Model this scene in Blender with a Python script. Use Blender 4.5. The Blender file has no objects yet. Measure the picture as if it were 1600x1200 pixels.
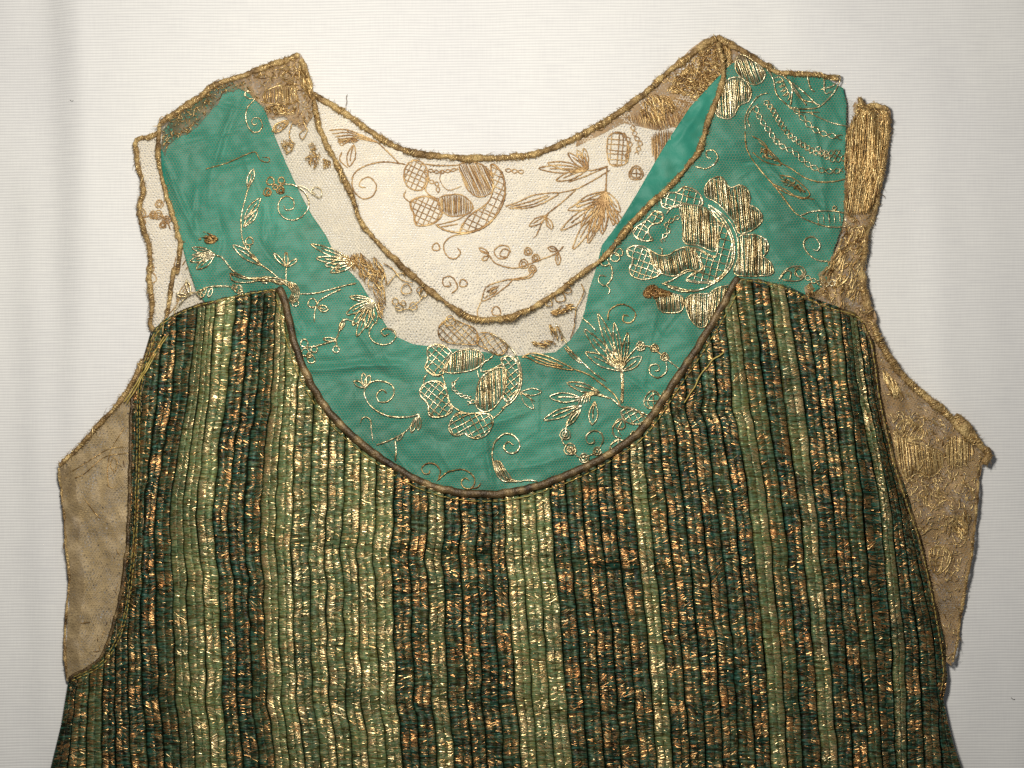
import bpy, math, random
import numpy as np
from mathutils import Vector
from mathutils.geometry import delaunay_2d_cdt

random.seed(7)
rng = np.random.default_rng(11)
scene = bpy.context.scene
COL = scene.collection

# ------------------------------------------------------------------ camera, light, exposure
S = 0.0004            # metres of table per photograph pixel
H = 1.30              # camera height above the table
cam = bpy.data.cameras.new("Camera")
cam.lens = 36.0 * H / (1600 * S)
cam.sensor_width = 36.0
cam.clip_start = 0.05
cam.clip_end = 20.0
camo = bpy.data.objects.new("Camera", cam)
camo.location = (0, 0, H)
COL.objects.link(camo)
scene.camera = camo

world = bpy.data.worlds.new("World")
scene.world = world
world.use_nodes = True
bg = world.node_tree.nodes["Background"]
bg.inputs["Color"].default_value = (0.93, 0.97, 1.0, 1)
bg.inputs["Strength"].default_value = 0.10


def area_lamp(name, loc, target, size, power, color):
    l = bpy.data.lights.new(name, 'AREA')
    l.shape = 'DISK'
    l.size = size
    l.energy = power
    l.color = color
    o = bpy.data.objects.new(name, l)
    o.location = loc
    o.rotation_euler = (Vector(target) - Vector(loc)).to_track_quat('-Z', 'Y').to_euler()
    COL.objects.link(o)
    return o


area_lamp("flash_lamp", (-0.075, 0.19, 0.65), (-0.02, 0.09, 0.0), 0.13, 5.35, (1.0, 0.95, 0.86))

scene.render.resolution_x = 1024
scene.render.resolution_y = 768
scene.cycles.use_denoising = False
scene.cycles.max_bounces = 8
scene.cycles.transparent_max_bounces = 16
vs = scene.view_settings
vs.view_transform = 'Standard'
vs.look = 'None'
vs.exposure = 0.0
vs.gamma = 1.0
vs.use_curve_mapping = False


# ------------------------------------------------------------------ coordinates
def P(px, py, z=0.0):
    k = S * (H - z) / H
    return ((px - 800) * k, (600 - py) * k, z)


def PN(px, py, z):
    k = S * (H - z) / H
    return np.stack([(px - 800) * k, (600 - py) * k, z], -1)


_waves = {}


def noise(x, y, wl, seed=0):
    """smooth pseudo noise, about -1..1, wl = wavelength in photograph pixels"""
    key = (seed,)
    if key not in _waves:
        r = np.random.default_rng(1000 + seed)
        a = r.uniform(0, 2 * np.pi, 9)
        f = r.uniform(0.6, 1.7, 9)
        p = r.uniform(0, 2 * np.pi, 9)
        _waves[key] = (np.cos(a) * f, np.sin(a) * f, p)
    cx, cy, p = _waves[key]
    x = np.asarray(x, float)
    y = np.asarray(y, float)
    out = 0
    for k in range(9):
        out = out + np.sin((x * cx[k] + y * cy[k]) * 2 * np.pi / wl + p[k])
    return out / 4.2


# ------------------------------------------------------------------ mesh helpers
class MB:
    def __init__(self):
        self.v = []
        self.f = []
        self.uv = []
        self.tint = []
        self.n = 0

    def add(self, verts, faces, tint=None, uv=None):
        verts = np.asarray(verts, float).reshape(-1, 3)
        faces = np.asarray(faces, int)
        self.v.append(verts)
        self.f.append(faces + self.n)
        self.tint.append(np.full(len(verts), 0.5) if tint is None else np.broadcast_to(np.asarray(tint, float), (len(verts),)).copy())
        self.uv.append(np.zeros((len(verts), 2)) if uv is None else np.asarray(uv, float))
        self.n += len(verts)

    def build(self, name, mat, parent=None, smooth=True):
        if not self.v:
            return None
        V = np.concatenate(self.v)
        me = bpy.data.meshes.new(name)
        faces = []
        for f in self.f:
            faces += f.tolist()
        me.from_pydata(V.tolist(), [], faces)
        T = np.concatenate(self.tint)
        at = me.attributes.new("tint", 'FLOAT', 'POINT')
        at.data.foreach_set("value", T.astype(np.float32))
        U = np.concatenate(self.uv)
        au = me.attributes.new("strip", 'FLOAT_VECTOR', 'POINT')
        U3 = np.zeros((len(U), 3), np.float32)
        U3[:, :2] = U
        au.data.foreach_set("vector", U3.ravel())
        if smooth:
            me.polygons.foreach_set("use_smooth", [True] * len(me.polygons))
        me.materials.append(mat)
        o = bpy.data.objects.new(name, me)
        COL.objects.link(o)
        if parent is not None:
            o.parent = parent
        return o


def smooth_line(pts, step=3.0, closed=False):
    p = np.asarray(pts, float)
    if len(p) < 3:
        n = max(2, int(np.linalg.norm(p[-1] - p[0]) / step) + 1)
        t = np.linspace(0, 1, n)[:, None]
        return p[0] * (1 - t) + p[-1] * t
    if closed:
        q = np.vstack([p[-1], p, p[0], p[1]])
    else:
        q = np.vstack([2 * p[0] - p[1], p, 2 * p[-1] - p[-2]])
    out = []
    for i in range(1, len(q) - 2):
        a, b, c, d = q[i - 1], q[i], q[i + 1], q[i + 2]
        n = max(2, int(np.linalg.norm(c - b) / step))
        t = np.linspace(0, 1, n, endpoint=False)[:, None]
        out.append(0.5 * ((2 * b) + (-a + c) * t + (2 * a - 5 * b + 4 * c - d) * t ** 2 + (-a + 3 * b - 3 * c + d) * t ** 3))
    out.append(q[-2][None])
    return np.vstack(out)


def tube(mb, P3, r, sides=5, tint=0.5, twist=None, jitter=0.0, flat=1.0, cap=True):
    """tube round a 3-D polyline; r scalar or per-point; twist=(strands, turns per metre, depth)"""
    P3 = np.asarray(P3, float)
    n = len(P3)
    if n < 2:
        return
    t = np.gradient(P3, axis=0)
    t /= np.linalg.norm(t, axis=1)[:, None] + 1e-12
    up = np.array([0, 0, 1.0])
    b = np.cross(t, up)
    b /= np.linalg.norm(b, axis=1)[:, None] + 1e-12
    nn = np.cross(b, t)
    rr = np.broadcast_to(np.asarray(r, float), (n,)).copy()
    if jitter:
        rr = rr * (1 + jitter * rng.uniform(-1, 1, n))
    if cap:
        rr[0] *= 0.35
        rr[-1] *= 0.35
    th = np.linspace(0, 2 * np.pi, sides, endpoint=False)
    R = np.repeat(rr[:, None], sides, 1)
    if twist:
        s = np.concatenate([[0], np.cumsum(np.linalg.norm(np.diff(P3, axis=0), axis=1))])
        R = R * (1 + twist[2] * np.cos(twist[0] * (th[None] - 2 * np.pi * twist[1] * s[:, None])))
    V = P3[:, None, :] + R[..., None] * (np.cos(th)[None, :, None] * b[:, None, :] + flat * np.sin(th)[None, :, None] * nn[:, None, :])
    i = np.arange(n - 1)[:, None] * sides
    j = np.arange(sides)[None]
    k = (j + 1) % sides
    F = np.stack([i + j, i + k, i + sides + k, i + sides + j], -1).reshape(-1, 4)
    tt = np.broadcast_to(np.asarray(tint, float), (n,))
    mb.add(V.reshape(-1, 3), F, np.repeat(tt, sides))


def inside(px, py, poly):
    poly = np.asarray(poly, float)
    x0, y0 = poly[:, 0], poly[:, 1]
    x1, y1 = np.roll(x0, -1), np.roll(y0, -1)
    res = np.zeros(np.shape(px), bool)
    for a, b, c, d in zip(x0, y0, x1, y1):
        if b == d:
            continue
        hit = ((b > py) != (d > py)) & (px < (c - a) * (py - b) / (d - b) + a)
        res ^= hit
    return res


def sheet(poly, zf, step, mat, name, parent, solid=0.0, tintf=None):
    """a cloth sheet over a traced outline, triangulated with inner points"""
    poly = np.asarray(poly, float)
    bx0, by0 = poly.min(0)
    bx1, by1 = poly.max(0)
    gx, gy = np.meshgrid(np.arange(bx0, bx1, step), np.arange(by0, by1, step))
    gx = gx + (np.arange(gx.shape[0]) % 2)[:, None] * step / 2
    gx, gy = gx.ravel(), gy.ravel()
    m = inside(gx, gy, poly)
    gx, gy = gx[m], gy[m]
    # keep inner points off the outline
    keep = np.ones(len(gx), bool)
    dense = poly
    for k in range(0, len(dense)):
        d2 = (gx - dense[k, 0]) ** 2 + (gy - dense[k, 1]) ** 2
        keep &= d2 > (step * 0.5) ** 2
    pts = [Vector((a, b)) for a, b in poly] + [Vector((a, b)) for a, b in zip(gx[keep], gy[keep])]
    nb = len(poly)
    edges = [(i, (i + 1) % nb) for i in range(nb)]
    v2, _, faces, _, _, _ = delaunay_2d_cdt(pts, edges, [], 1, 1e-4)
    q = np.array([(v.x, v.y) for v in v2])
    z = zf(q[:, 0], q[:, 1])
    V = PN(q[:, 0], q[:, 1], z)
    # turn every face up
    F = []
    for f in faces:
        a, b, c = V[f[0]], V[f[1]], V[f[2]]
        F.append(list(f) if (b[0] - a[0]) * (c[1] - a[1]) - (b[1] - a[1]) * (c[0] - a[0]) > 0 else list(f)[::-1])
    mb = MB()
    mb.add(V, F, None if tintf is None else tintf(q[:, 0], q[:, 1]), q * 0.01)
    o = mb.build(name, mat, parent)
    if solid:
        md = o.modifiers.new("thickness", 'SOLIDIFY')
        md.thickness = solid
        md.offset = -1
    return o


# ------------------------------------------------------------------ materials
def new_mat(name):
    m = bpy.data.materials.new(name)
    m.use_nodes = True
    nt = m.node_tree
    for n in list(nt.nodes):
        if n.type != 'OUTPUT_MATERIAL':
            nt.nodes.remove(n)
    out = nt.nodes["Material Output"]
    return m, nt, out


def N(nt, kind, **kw):
    n = nt.nodes.new(kind)
    for k, v in kw.items():
        if k in n.inputs:
            n.inputs[k].default_value = v
        else:
            setattr(n, k, v)
    return n


def L(nt, a, b):
    nt.links.new(a, b)


def ramp(nt, src, stops):
    r = nt.nodes.new('ShaderNodeValToRGB')
    el = r.color_ramp.elements
    while len(el) < len(stops):
        el.new(0.5)
    for e, (p, c) in zip(el, stops):
        e.position = p
        e.color = (c[0], c[1], c[2], 1)
    L(nt, src, r.inputs[0])
    return r.outputs[0]


def noise_node(nt, vec, scale, detail=2.0, rough=0.5):
    n = N(nt, 'ShaderNodeTexNoise', Scale=scale, Detail=detail, Roughness=rough)
    L(nt, vec, n.inputs['Vector'])
    return n.outputs['Fac']


def mapping(nt, src, scale=(1, 1, 1), rot=(0, 0, 0)):
    m = nt.nodes.new('ShaderNodeMapping')
    m.inputs['Scale'].default_value = scale
    m.inputs['Rotation'].default_value = rot
    L(nt, src, m.inputs['Vector'])
    return m.outputs[0]


def mat_cloth():
    m, nt, out = new_mat("white_ribbed_cloth")
    co = nt.nodes.new('ShaderNodeTexCoord').outputs['Object']
    w = N(nt, 'ShaderNodeTexWave', Scale=1.0, Distortion=0.0)
    w.wave_type = 'BANDS'
    w.bands_direction = 'Y'
    # ribs about 1.75 mm apart, slightly wavering
    wob = N(nt, 'ShaderNodeTexNoise', Scale=14.0, Detail=2.0)
    L(nt, co, wob.inputs['Vector'])
    mixv = nt.nodes.new('ShaderNodeVectorMath')
    mixv.operation = 'MULTIPLY_ADD'
    mixv.inputs[1].default_value = (0, 0.0022, 0)
    L(nt, wob.outputs['Color'], mixv.inputs[0])
    L(nt, co, mixv.inputs[2])
    mp = mapping(nt, mixv.outputs[0], (1, 1, 1), (0, 0, math.radians(-0.6)))
    L(nt, mp, w.inputs['Vector'])
    w.inputs['Scale'].default_value = 2 * math.pi / 20 / 0.00174
    # uneven threads along the rib, and the finer warp
    ends = noise_node(nt, mapping(nt, co, (60, 900, 1)), 1.0, 3.0)
    warp = noise_node(nt, mapping(nt, co, (1500, 60, 1)), 1.0, 2.0)
    big = noise_node(nt, mapping(nt, co, (7, 4, 1)), 1.0, 3.0)
    c1 = ramp(nt, w.outputs['Fac'], [(0.0, (0.70, 0.695, 0.69)), (0.45, (0.83, 0.825, 0.81)), (1.0, (0.85, 0.845, 0.83))])
    c2 = ramp(nt, ends, [(0.3, (0.93, 0.93, 0.94)), (0.6, (1, 1, 1))])
    c3 = ramp(nt, warp, [(0.3, (0.955, 0.955, 0.96)), (0.65, (1, 1, 1))])
    c4 = ramp(nt, big, [(0.3, (0.89, 0.89, 0.90)), (0.7, (1, 1, 0.98))])
    def mul(a, b):
        x = N(nt, 'ShaderNodeMix', data_type='RGBA', blend_type='MULTIPLY')
        x.inputs[0].default_value = 1.0
        L(nt, a, x.inputs[6])
        L(nt, b, x.inputs[7])
        return x.outputs[2]
    col = mul(mul(mul(c1, c2), c3), c4)
    b = N(nt, 'ShaderNodeBsdfPrincipled', Roughness=0.85)
    b.inputs['Specular IOR Level'].default_value = 0.25
    b.inputs['Sheen Weight'].default_value = 0.1
    L(nt, col, b.inputs['Base Color'])
    bu = N(nt, 'ShaderNodeBump', Strength=0.25, Distance=0.0003)
    L(nt, w.outputs['Fac'], bu.inputs['Height'])
    bu2 = N(nt, 'ShaderNodeBump', Strength=0.2, Distance=0.0002)
    L(nt, ends, bu2.inputs['Height'])
    L(nt, bu.outputs[0], bu2.inputs['Normal'])
    L(nt, bu2.outputs[0], b.inputs['Normal'])
    L(nt, b.outputs[0], out.inputs[0])
    return m


def mat_silk():
    m, nt, out = new_mat("green_silk")
    co = nt.nodes.new('ShaderNodeTexCoord').outputs['Object']
    a = noise_node(nt, mapping(nt, co, (1, 1, 1)), 16.0, 4.0, 0.6)
    base = ramp(nt, a, [(0.25, (0.012, 0.140, 0.098)), (0.5, (0.026, 0.220, 0.155)), (0.75, (0.050, 0.310, 0.222))])
    st = noise_node(nt, co, 34.0, 3.0, 0.7)
    stf = ramp(nt, st, [(0.58, (0, 0, 0)), (0.80, (0.6, 0.6, 0.6))])
    mx = N(nt, 'ShaderNodeMix', data_type='RGBA')
    L(nt, stf, mx.inputs[0])
    L(nt, base, mx.inputs[6])
    mx.inputs[7].default_value = (0.045, 0.12, 0.06, 1)
    b = N(nt, 'ShaderNodeBsdfPrincipled', Roughness=0.5)
    b.inputs['Specular IOR Level'].default_value = 0.22
    b.inputs['Sheen Weight'].default_value = 0.2
    L(nt, mx.outputs[2], b.inputs['Base Color'])
    wv = noise_node(nt, mapping(nt, co, (2600, 700, 1), (0, 0, 0.5)), 1.0, 1.0)
    cr = noise_node(nt, co, 60.0, 5.0, 0.65)
    bu = N(nt, 'ShaderNodeBump', Strength=0.4, Distance=0.002)
    L(nt, cr, bu.inputs['Height'])
    bu2 = N(nt, 'ShaderNodeBump', Strength=0.2, Distance=0.0002)
    L(nt, wv, bu2.inputs['Height'])
    L(nt, bu.outputs[0], bu2.inputs['Normal'])
    L(nt, bu2.outputs[0], b.inputs['Normal'])
    L(nt, b.outputs[0], out.inputs[0])
    return m


def mat_thread(name, stops, metallic, rough, bump=0.6, scale=900.0, bd=0.0005):
    m, nt, out = new_mat(name)
    co = nt.nodes.new('ShaderNodeTexCoord').outputs['Object']
    n1 = noise_node(nt, co, scale, 2.0)
    n2 = noise_node(nt, co, 70.0, 3.0)
    at = N(nt, 'ShaderNodeAttribute', attribute_name="tint")
    s = N(nt, 'ShaderNodeMath', operation='MULTIPLY_ADD')
    L(nt, n1, s.inputs[0])
    s.inputs[1].default_value = 0.6
    s.inputs[2].default_value = -0.3
    s2 = N(nt, 'ShaderNodeMath', operation='ADD')
    L(nt, s.outputs[0], s2.inputs[0])
    L(nt, at.outputs['Fac'], s2.inputs[1])
    s3 = N(nt, 'ShaderNodeMath', operation='MULTIPLY_ADD')
    L(nt, n2, s3.inputs[0])
    s3.inputs[1].default_value = 0.6
    s3.inputs[2].default_value = -0.3
    s4 = N(nt, 'ShaderNodeMath', operation='ADD')
    L(nt, s2.outputs[0], s4.inputs[0])
    L(nt, s3.outputs[0], s4.inputs[1])
    c = ramp(nt, s4.outputs[0], stops)
    b = N(nt, 'ShaderNodeBsdfPrincipled', Metallic=metallic, Roughness=rough)
    L(nt, c, b.inputs['Base Color'])
    if bump:
        bu = N(nt, 'ShaderNodeBump', Strength=bump, Distance=bd)
        L(nt, n1, bu.inputs['Height'])
        L(nt, bu.outputs[0], b.inputs['Normal'])
    L(nt, b.outputs[0], out.inputs[0])
    return m


def mat_net(name, c0, c1):
    m, nt, out = new_mat(name)
    co = nt.nodes.new('ShaderNodeTexCoord').outputs['Object']
    a = noise_node(nt, co, 40.0, 3.0)
    c = ramp(nt, a, [(0.3, c0), (0.7, c1)])
    b = N(nt, 'ShaderNodeBsdfPrincipled', Roughness=0.6)
    L(nt, c, b.inputs['Base Color'])
    L(nt, b.outputs[0], out.inputs[0])
    return m


def mat_gauze(name, c0, c1, cover):
    """tightly layered sheer net: threads with clear gaps between them"""
    m, nt, out = new_mat(name)
    co = nt.nodes.new('ShaderNodeTexCoord').outputs['Object']
    a = noise_node(nt, co, 60.0, 5.0, 0.7)
    c = ramp(nt, a, [(0.3, c0), (0.7, c1)])
    b = N(nt, 'ShaderNodeBsdfPrincipled', Roughness=0.55)
    b.inputs['Sheen Weight'].default_value = 0.2
    L(nt, c, b.inputs['Base Color'])
    tr = nt.nodes.new('ShaderNodeBsdfTransparent')
    v = N(nt, 'ShaderNodeTexVoronoi', Scale=520.0)
    v.feature = 'DISTANCE_TO_EDGE'
    L(nt, co, v.inputs['Vector'])
    k = noise_node(nt, co, 120.0, 4.0, 0.65)
    s = N(nt, 'ShaderNodeMath', operation='MULTIPLY_ADD')
    L(nt, k, s.inputs[0])
    s.inputs[1].default_value = 1.3
    s.inputs[2].default_value = cover - 0.65
    lt = N(nt, 'ShaderNodeMapRange')
    L(nt, v.outputs['Distance'], lt.inputs[0])
    lt.inputs[1].default_value = 0.0
    lt.inputs[2].default_value = 0.5
    lt.inputs[3].default_value = 0.5
    lt.inputs[4].default_value = -0.6
    ad = N(nt, 'ShaderNodeMath', operation='ADD', use_clamp=True)
    L(nt, s.outputs[0], ad.inputs[0])
    L(nt, lt.outputs[0], ad.inputs[1])
    mx = nt.nodes.new('ShaderNodeMixShader')
    L(nt, ad.outputs[0], mx.inputs[0])
    L(nt, tr.outputs[0], mx.inputs[1])
    L(nt, b.outputs[0], mx.inputs[2])
    L(nt, mx.outputs[0], out.inputs[0])
    return m


def mat_lame():
    """shot green silk woven with gold strips; tint 0 = dark pleat, 1 = pale pleat"""
    m, nt, out = new_mat("green_gold_lame")
    st = N(nt, 'ShaderNodeAttribute', attribute_name="strip").outputs['Vector']
    tint = N(nt, 'ShaderNodeAttribute', attribute_name="tint").outputs['Fac']
    weft = noise_node(nt, mapping(nt, st, (1.1, 23, 1)), 1.0, 2.0, 0.6)
    weft2 = noise_node(nt, mapping(nt, st, (2, 55, 1)), 1.0, 1.0)
    blot = noise_node(nt, mapping(nt, st, (3, 6, 1)), 1.0, 3.0, 0.6)
    dark = ramp(nt, weft, [(0.28, (0.003, 0.005, 0.002)), (0.38, (0.016, 0.012, 0.004)), (0.46, (0.008, 0.014, 0.006)), (0.55, (0.014, 0.048, 0.030)), (0.65, (0.028, 0.105, 0.075)), (0.78, (0.045, 0.032, 0.010))])
    pale = ramp(nt, weft, [(0.30, (0.042, 0.042, 0.010)), (0.43, (0.150, 0.148, 0.045)), (0.55, (0.118, 0.195, 0.086)), (0.70, (0.410, 0.330, 0.130))])
    mx = N(nt, 'ShaderNodeMix', data_type='RGBA')
    jit = N(nt, 'ShaderNodeMath', operation='MULTIPLY_ADD')
    L(nt, blot, jit.inputs[0])
    jit.inputs[1].default_value = 1.2
    jit.inputs[2].default_value = -0.62
    ad = N(nt, 'ShaderNodeMath', operation='ADD', use_clamp=True)
    L(nt, jit.outputs[0], ad.inputs[0])
    L(nt, tint, ad.inputs[1])
    L(nt, ad.outputs[0], mx.inputs[0])
    L(nt, dark, mx.inputs[6])
    L(nt, pale, mx.inputs[7])
    b = N(nt, 'ShaderNodeBsdfPrincipled', Roughness=0.38)
    b.inputs['Specular IOR Level'].default_value = 0.22
    met = N(nt, 'ShaderNodeMapRange')
    L(nt, weft2, met.inputs[0])
    met.inputs[1].default_value = 0.52
    met.inputs[2].default_value = 0.62
    met.inputs[4].default_value = 0.6
    L(nt, met.outputs[0], b.inputs['Metallic'])
    L(nt, mx.outputs[2], b.inputs['Base Color'])
    bu = N(nt, 'ShaderNodeBump', Strength=0.9, Distance=0.0010)
    L(nt, weft, bu.inputs['Height'])
    bu2 = N(nt, 'ShaderNodeBump', Strength=0.8, Distance=0.0005)
    L(nt, weft2, bu2.inputs['Height'])
    L(nt, bu.outputs[0], bu2.inputs['Normal'])
    L(nt, bu2.outputs[0], b.inputs['Normal'])
    L(nt, b.outputs[0], out.inputs[0])
    return m


M_CLOTH = mat_cloth()
M_SILK = mat_silk()
M_LAME = mat_lame()
M_GOLD = mat_thread("gold_metal_thread", [(0.1, (0.22, 0.145, 0.06)), (0.42, (0.52, 0.41, 0.21)), (0.85, (0.88, 0.79, 0.55))], 0.75, 0.28)
M_OLDGOLD = mat_thread("tarnished_gold_thread", [(0.1, (0.17, 0.085, 0.025)), (0.45, (0.42, 0.26, 0.09)), (0.8, (0.75, 0.56, 0.26))], 0.6, 0.34)
M_COPPER = mat_thread("copper_thread", [(0.1, (0.20, 0.10, 0.035)), (0.5, (0.40, 0.235, 0.090)), (0.85, (0.66, 0.47, 0.22))], 0.35, 0.42)
M_CORD = mat_thread("brown_gold_cord", [(0.1, (0.11, 0.06, 0.018)), (0.5, (0.32, 0.20, 0.075)), (0.85, (0.60, 0.43, 0.18))], 0.3, 0.45, 1.0, 800, 0.0012)
M_BIND = mat_thread("brown_satin_binding", [(0.1, (0.028, 0.016, 0.005)), (0.5, (0.085, 0.052, 0.018)), (0.9, (0.26, 0.175, 0.07))], 0.3, 0.42, 0.8, 1000, 0.0006)
M_YELLOW = mat_thread("yellow_sewing_thread", [(0.1, (0.24, 0.16, 0.03)), (0.6, (0.45, 0.34, 0.08))], 0.2, 0.5, 0.3)
M_DARK = mat_thread("dark_thread_and_gap_shade", [(0.1, (0.003, 0.005, 0.002)), (0.8, (0.010, 0.013, 0.006))], 0.0, 0.9, 0.0)  # sewing thread, and the backing that paints shade between pleats
for _n in M_DARK.node_tree.nodes:
    if _n.type == 'BSDF_PRINCIPLED':
        _n.inputs['Specular IOR Level'].default_value = 0.1
M_FLAKE = mat_thread("gold_strip", [(0.0, (0.62, 0.27, 0.09)), (0.45, (0.80, 0.50, 0.20)), (1.0, (0.90, 0.76, 0.44))], 0.85, 0.36, 0.25, 1500, 0.0003)
M_NETC = mat_net("cream_net_thread", (0.70, 0.60, 0.44), (0.82, 0.74, 0.58))
M_NETT = mat_net("tan_net_thread", (0.30, 0.205, 0.095), (0.50, 0.37, 0.20))
M_NETF = mat_net("fine_gold_net_thread", (0.26, 0.22, 0.11), (0.38, 0.32, 0.18))
M_GAUZE = mat_gauze("tan_layered_net", (0.20, 0.135, 0.050), (0.52, 0.39, 0.20), 0.52)
M_GAUZEB = mat_gauze("brown_gold_layered_net", (0.19, 0.095, 0.030), (0.44, 0.28, 0.115), 0.50)
M_CREAM = mat_gauze("cream_sheer_net", (0.80, 0.73, 0.58), (0.86, 0.80, 0.67), 0.22)
M_WHITE = mat_net("white_paper", (0.86, 0.86, 0.85), (0.90, 0.90, 0.89))
M_LINT = mat_net("dark_lint", (0.02, 0.02, 0.02), (0.05, 0.045, 0.04))


# ------------------------------------------------------------------ the white cloth
def cloth_z(x, y):
    z = 0.0016 * noise(x, y, 900, 1) + 0.0009 * noise(x, y, 330, 2) + 0.00025 * noise(x, y * 0.6, 110, 8)
    # soft pressed crease down the left side, and faint ones elsewhere
    xc = 90 + 10 * np.sin(y / 260.0) + y * 0.012
    t = (x - xc) / 20.0
    z = z + 0.0042 * np.tanh(t) * np.exp(-np.clip(y - 420, 0, None) / 320.0) - 0.0042 + 0.0010 * np.exp(-((t - 1.6) / 0.8) ** 2) * np.exp(-np.clip(y - 250, 0, None) / 150.0)
    for (x0, y0, x1, y1, a, w) in [(1440, 300, 1475, 1150, 0.0008, 26), (560, -20, 640, 120, 0.0007, 30), (1210, 10, 1330, 60, 0.0007, 24),
                                   (30, 300, 60, 1150, 0.0008, 20), (600, 150, 800, 215, 0.0007, 22), (1290, 250, 1420, 700, 0.0006, 30)]:
        dx, dy = x1 - x0, y1 - y0
        ll = math.hypot(dx, dy)
        s = ((x - x0) * dx + (y - y0) * dy) / ll
        d = ((x - x0) * dy - (y - y0) * dx) / ll
        fade = 1 / (1 + np.exp(-(s) / 30)) / (1 + np.exp((s - ll) / 30))
        z = z + 2.0 * a * np.tanh(d / w) * np.exp(-(d / (3 * w)) ** 2) * fade
    return z - 0.0015


gx, gy = np.meshgrid(np.linspace(-260, 1860, 266), np.linspace(-220, 1420, 206))
zz = cloth_z(gx, gy)
ny, nx = gx.shape
i = np.arange(ny - 1)[:, None] * nx + np.arange(nx - 1)[None]
F = np.stack([i + nx, i + nx + 1, i + 1, i], -1).reshape(-1, 4)
mb = MB()
mb.add(PN(gx.ravel(), gy.ravel(), zz.ravel()), F)
cloth = mb.build("backdrop_cloth", M_CLOTH)
cloth["kind"] = "structure"
cloth["label"] = "white ribbed cotton cloth spread under the dress"

# ------------------------------------------------------------------ the dress
dress = bpy.data.objects.new("lace_dress", None)
COL.objects.link(dress)
dress["label"] = "sleeveless green and gold pleated dress bodice with lace yoke lying flat"
dress["category"] = "dress"


def fr(x0, y0, s):
    return lambda pts: [(x0 + a / s, y0 + b / s) for a, b in pts]


A = fr(60, 50, 3.2)
B = fr(450, 50, 3.2)
C = fr(900, 30, 3.2)
D = fr(1150, 350, 3.529)
E = fr(60, 400, 3.2)
FF = fr(430, 380, 3.2)
G = fr(800, 380, 3.2)
HH = fr(1200, 640, 4.0)
I_ = fr(60, 680, 3.2)
J = fr(560, 720, 4.0)
K = fr(960, 260, 5.333)
LL = fr(360, 60, 5.333)
MM = fr(1000, 40, 4.0)

# ---- heights of the layers (metres over the table)
CREASES = [  # in photograph pixels: x0,y0,x1,y1, height, width
    (363, 172, 330, 268, 0.0011, 4.5), (305, 300, 300, 358, 0.0008, 4), (345, 165, 375, 172, 0.0010, 4), (330, 262, 400, 245, -0.0016, 10),
    (262, 265, 305, 370, 0.0010, 5), (300, 225, 385, 198, 0.0006, 3), (413, 330, 412, 372, 0.0009, 4), (340, 330, 350, 370, -0.0008, 6),
    (470, 578, 620, 570, 0.0019, 6.5), (500, 560, 640, 600, -0.0006, 9), (757, 668, 768, 755, 0.0013, 5.5), (765, 662, 830, 640, 0.0010, 5),
    (790, 735, 930, 705, 0.0012, 7), (860, 720, 960, 690, -0.0009, 6), (440, 470, 470, 520, 0.0009, 6), (400, 370, 450, 440, -0.0007, 7),
    (1156, 276, 1176, 260, 0.0011, 4), (1197, 258, 1300, 346, 0.0010, 4.5), (1120, 250, 1230, 262, -0.0011, 8), (1270, 180, 1290, 300, 0.0007, 5),
    (1025, 495, 1005, 600, 0.0005, 3), (980, 590, 1030, 620, 0.0009, 5), (1060, 220, 1100, 160, 0.0006, 6), (1230, 100, 1250, 180, 0.0007, 5),
    (1285, 300, 1296, 350, 0.0009, 4), (930, 600, 900, 640, -0.0007, 6), (560, 520, 590, 560, 0.0008, 6), (680, 700, 730, 760, 0.0008, 8),
    (640, 660, 690, 690, -0.0006, 9), (600, 690, 640, 735, 0.0008, 6), (950, 520, 1010, 500, 0.0006, 6), (1180, 360, 1240, 430, 0.0005, 8)]


_r = np.random.default_rng(5)
for _ in range(46):   # smaller pressed creases
    cx_, cy_ = [(340, 290), (520, 560), (700, 680), (900, 660), (1010, 500), (1180, 330), (1230, 200), (430, 420)][_ % 8]
    cx_, cy_ = cx_ + _r.normal(0, 55), cy_ + _r.normal(0, 45)
    an_, le_ = _r.uniform(0, np.pi), _r.uniform(22, 70)
    CREASES.append((cx_, cy_, cx_ + le_ * np.cos(an_), cy_ + le_ * np.sin(an_), _r.uniform(0.00025, 0.0007) * _r.choice([-1, 1, 1]), _r.uniform(2.5, 6)))


def z_lining(x, y):
    x = np.asarray(x, float)
    y = np.asarray(y, float)
    z = 0.0032 + 0.0009 * noise(x, y, 170, 3) + 0.0009 * noise(x, y, 80, 4) + 0.0004 * noise(x, y * 1.6, 40, 5)
    for (x0, y0, x1, y1, a, w) in CREASES:
        dx, dy = x1 - x0, y1 - y0
        ll = math.hypot(dx, dy)
        s = ((x - x0) * dx + (y - y0) * dy) / ll
        d = ((x - x0) * dy - (y - y0) * dx) / ll + 1.3 * np.sin(s / 23.0)
        fade = 1 / (1 + np.exp(-s / 9)) / (1 + np.exp((s - ll) / 9))
        t = d / w
        z = z + 2.6 * a * np.exp(-np.sqrt(t * t + 0.04) * 1.5) * fade - 0.6 * a * np.exp(-((t - 1.7) ** 2)) * fade
    return z


def z_front(x, y):
    return z_lining(x, y) + 0.0009


def z_back(x, y):
    return 0.0007 + 0.0004 * noise(x, y, 140, 6)


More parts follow.
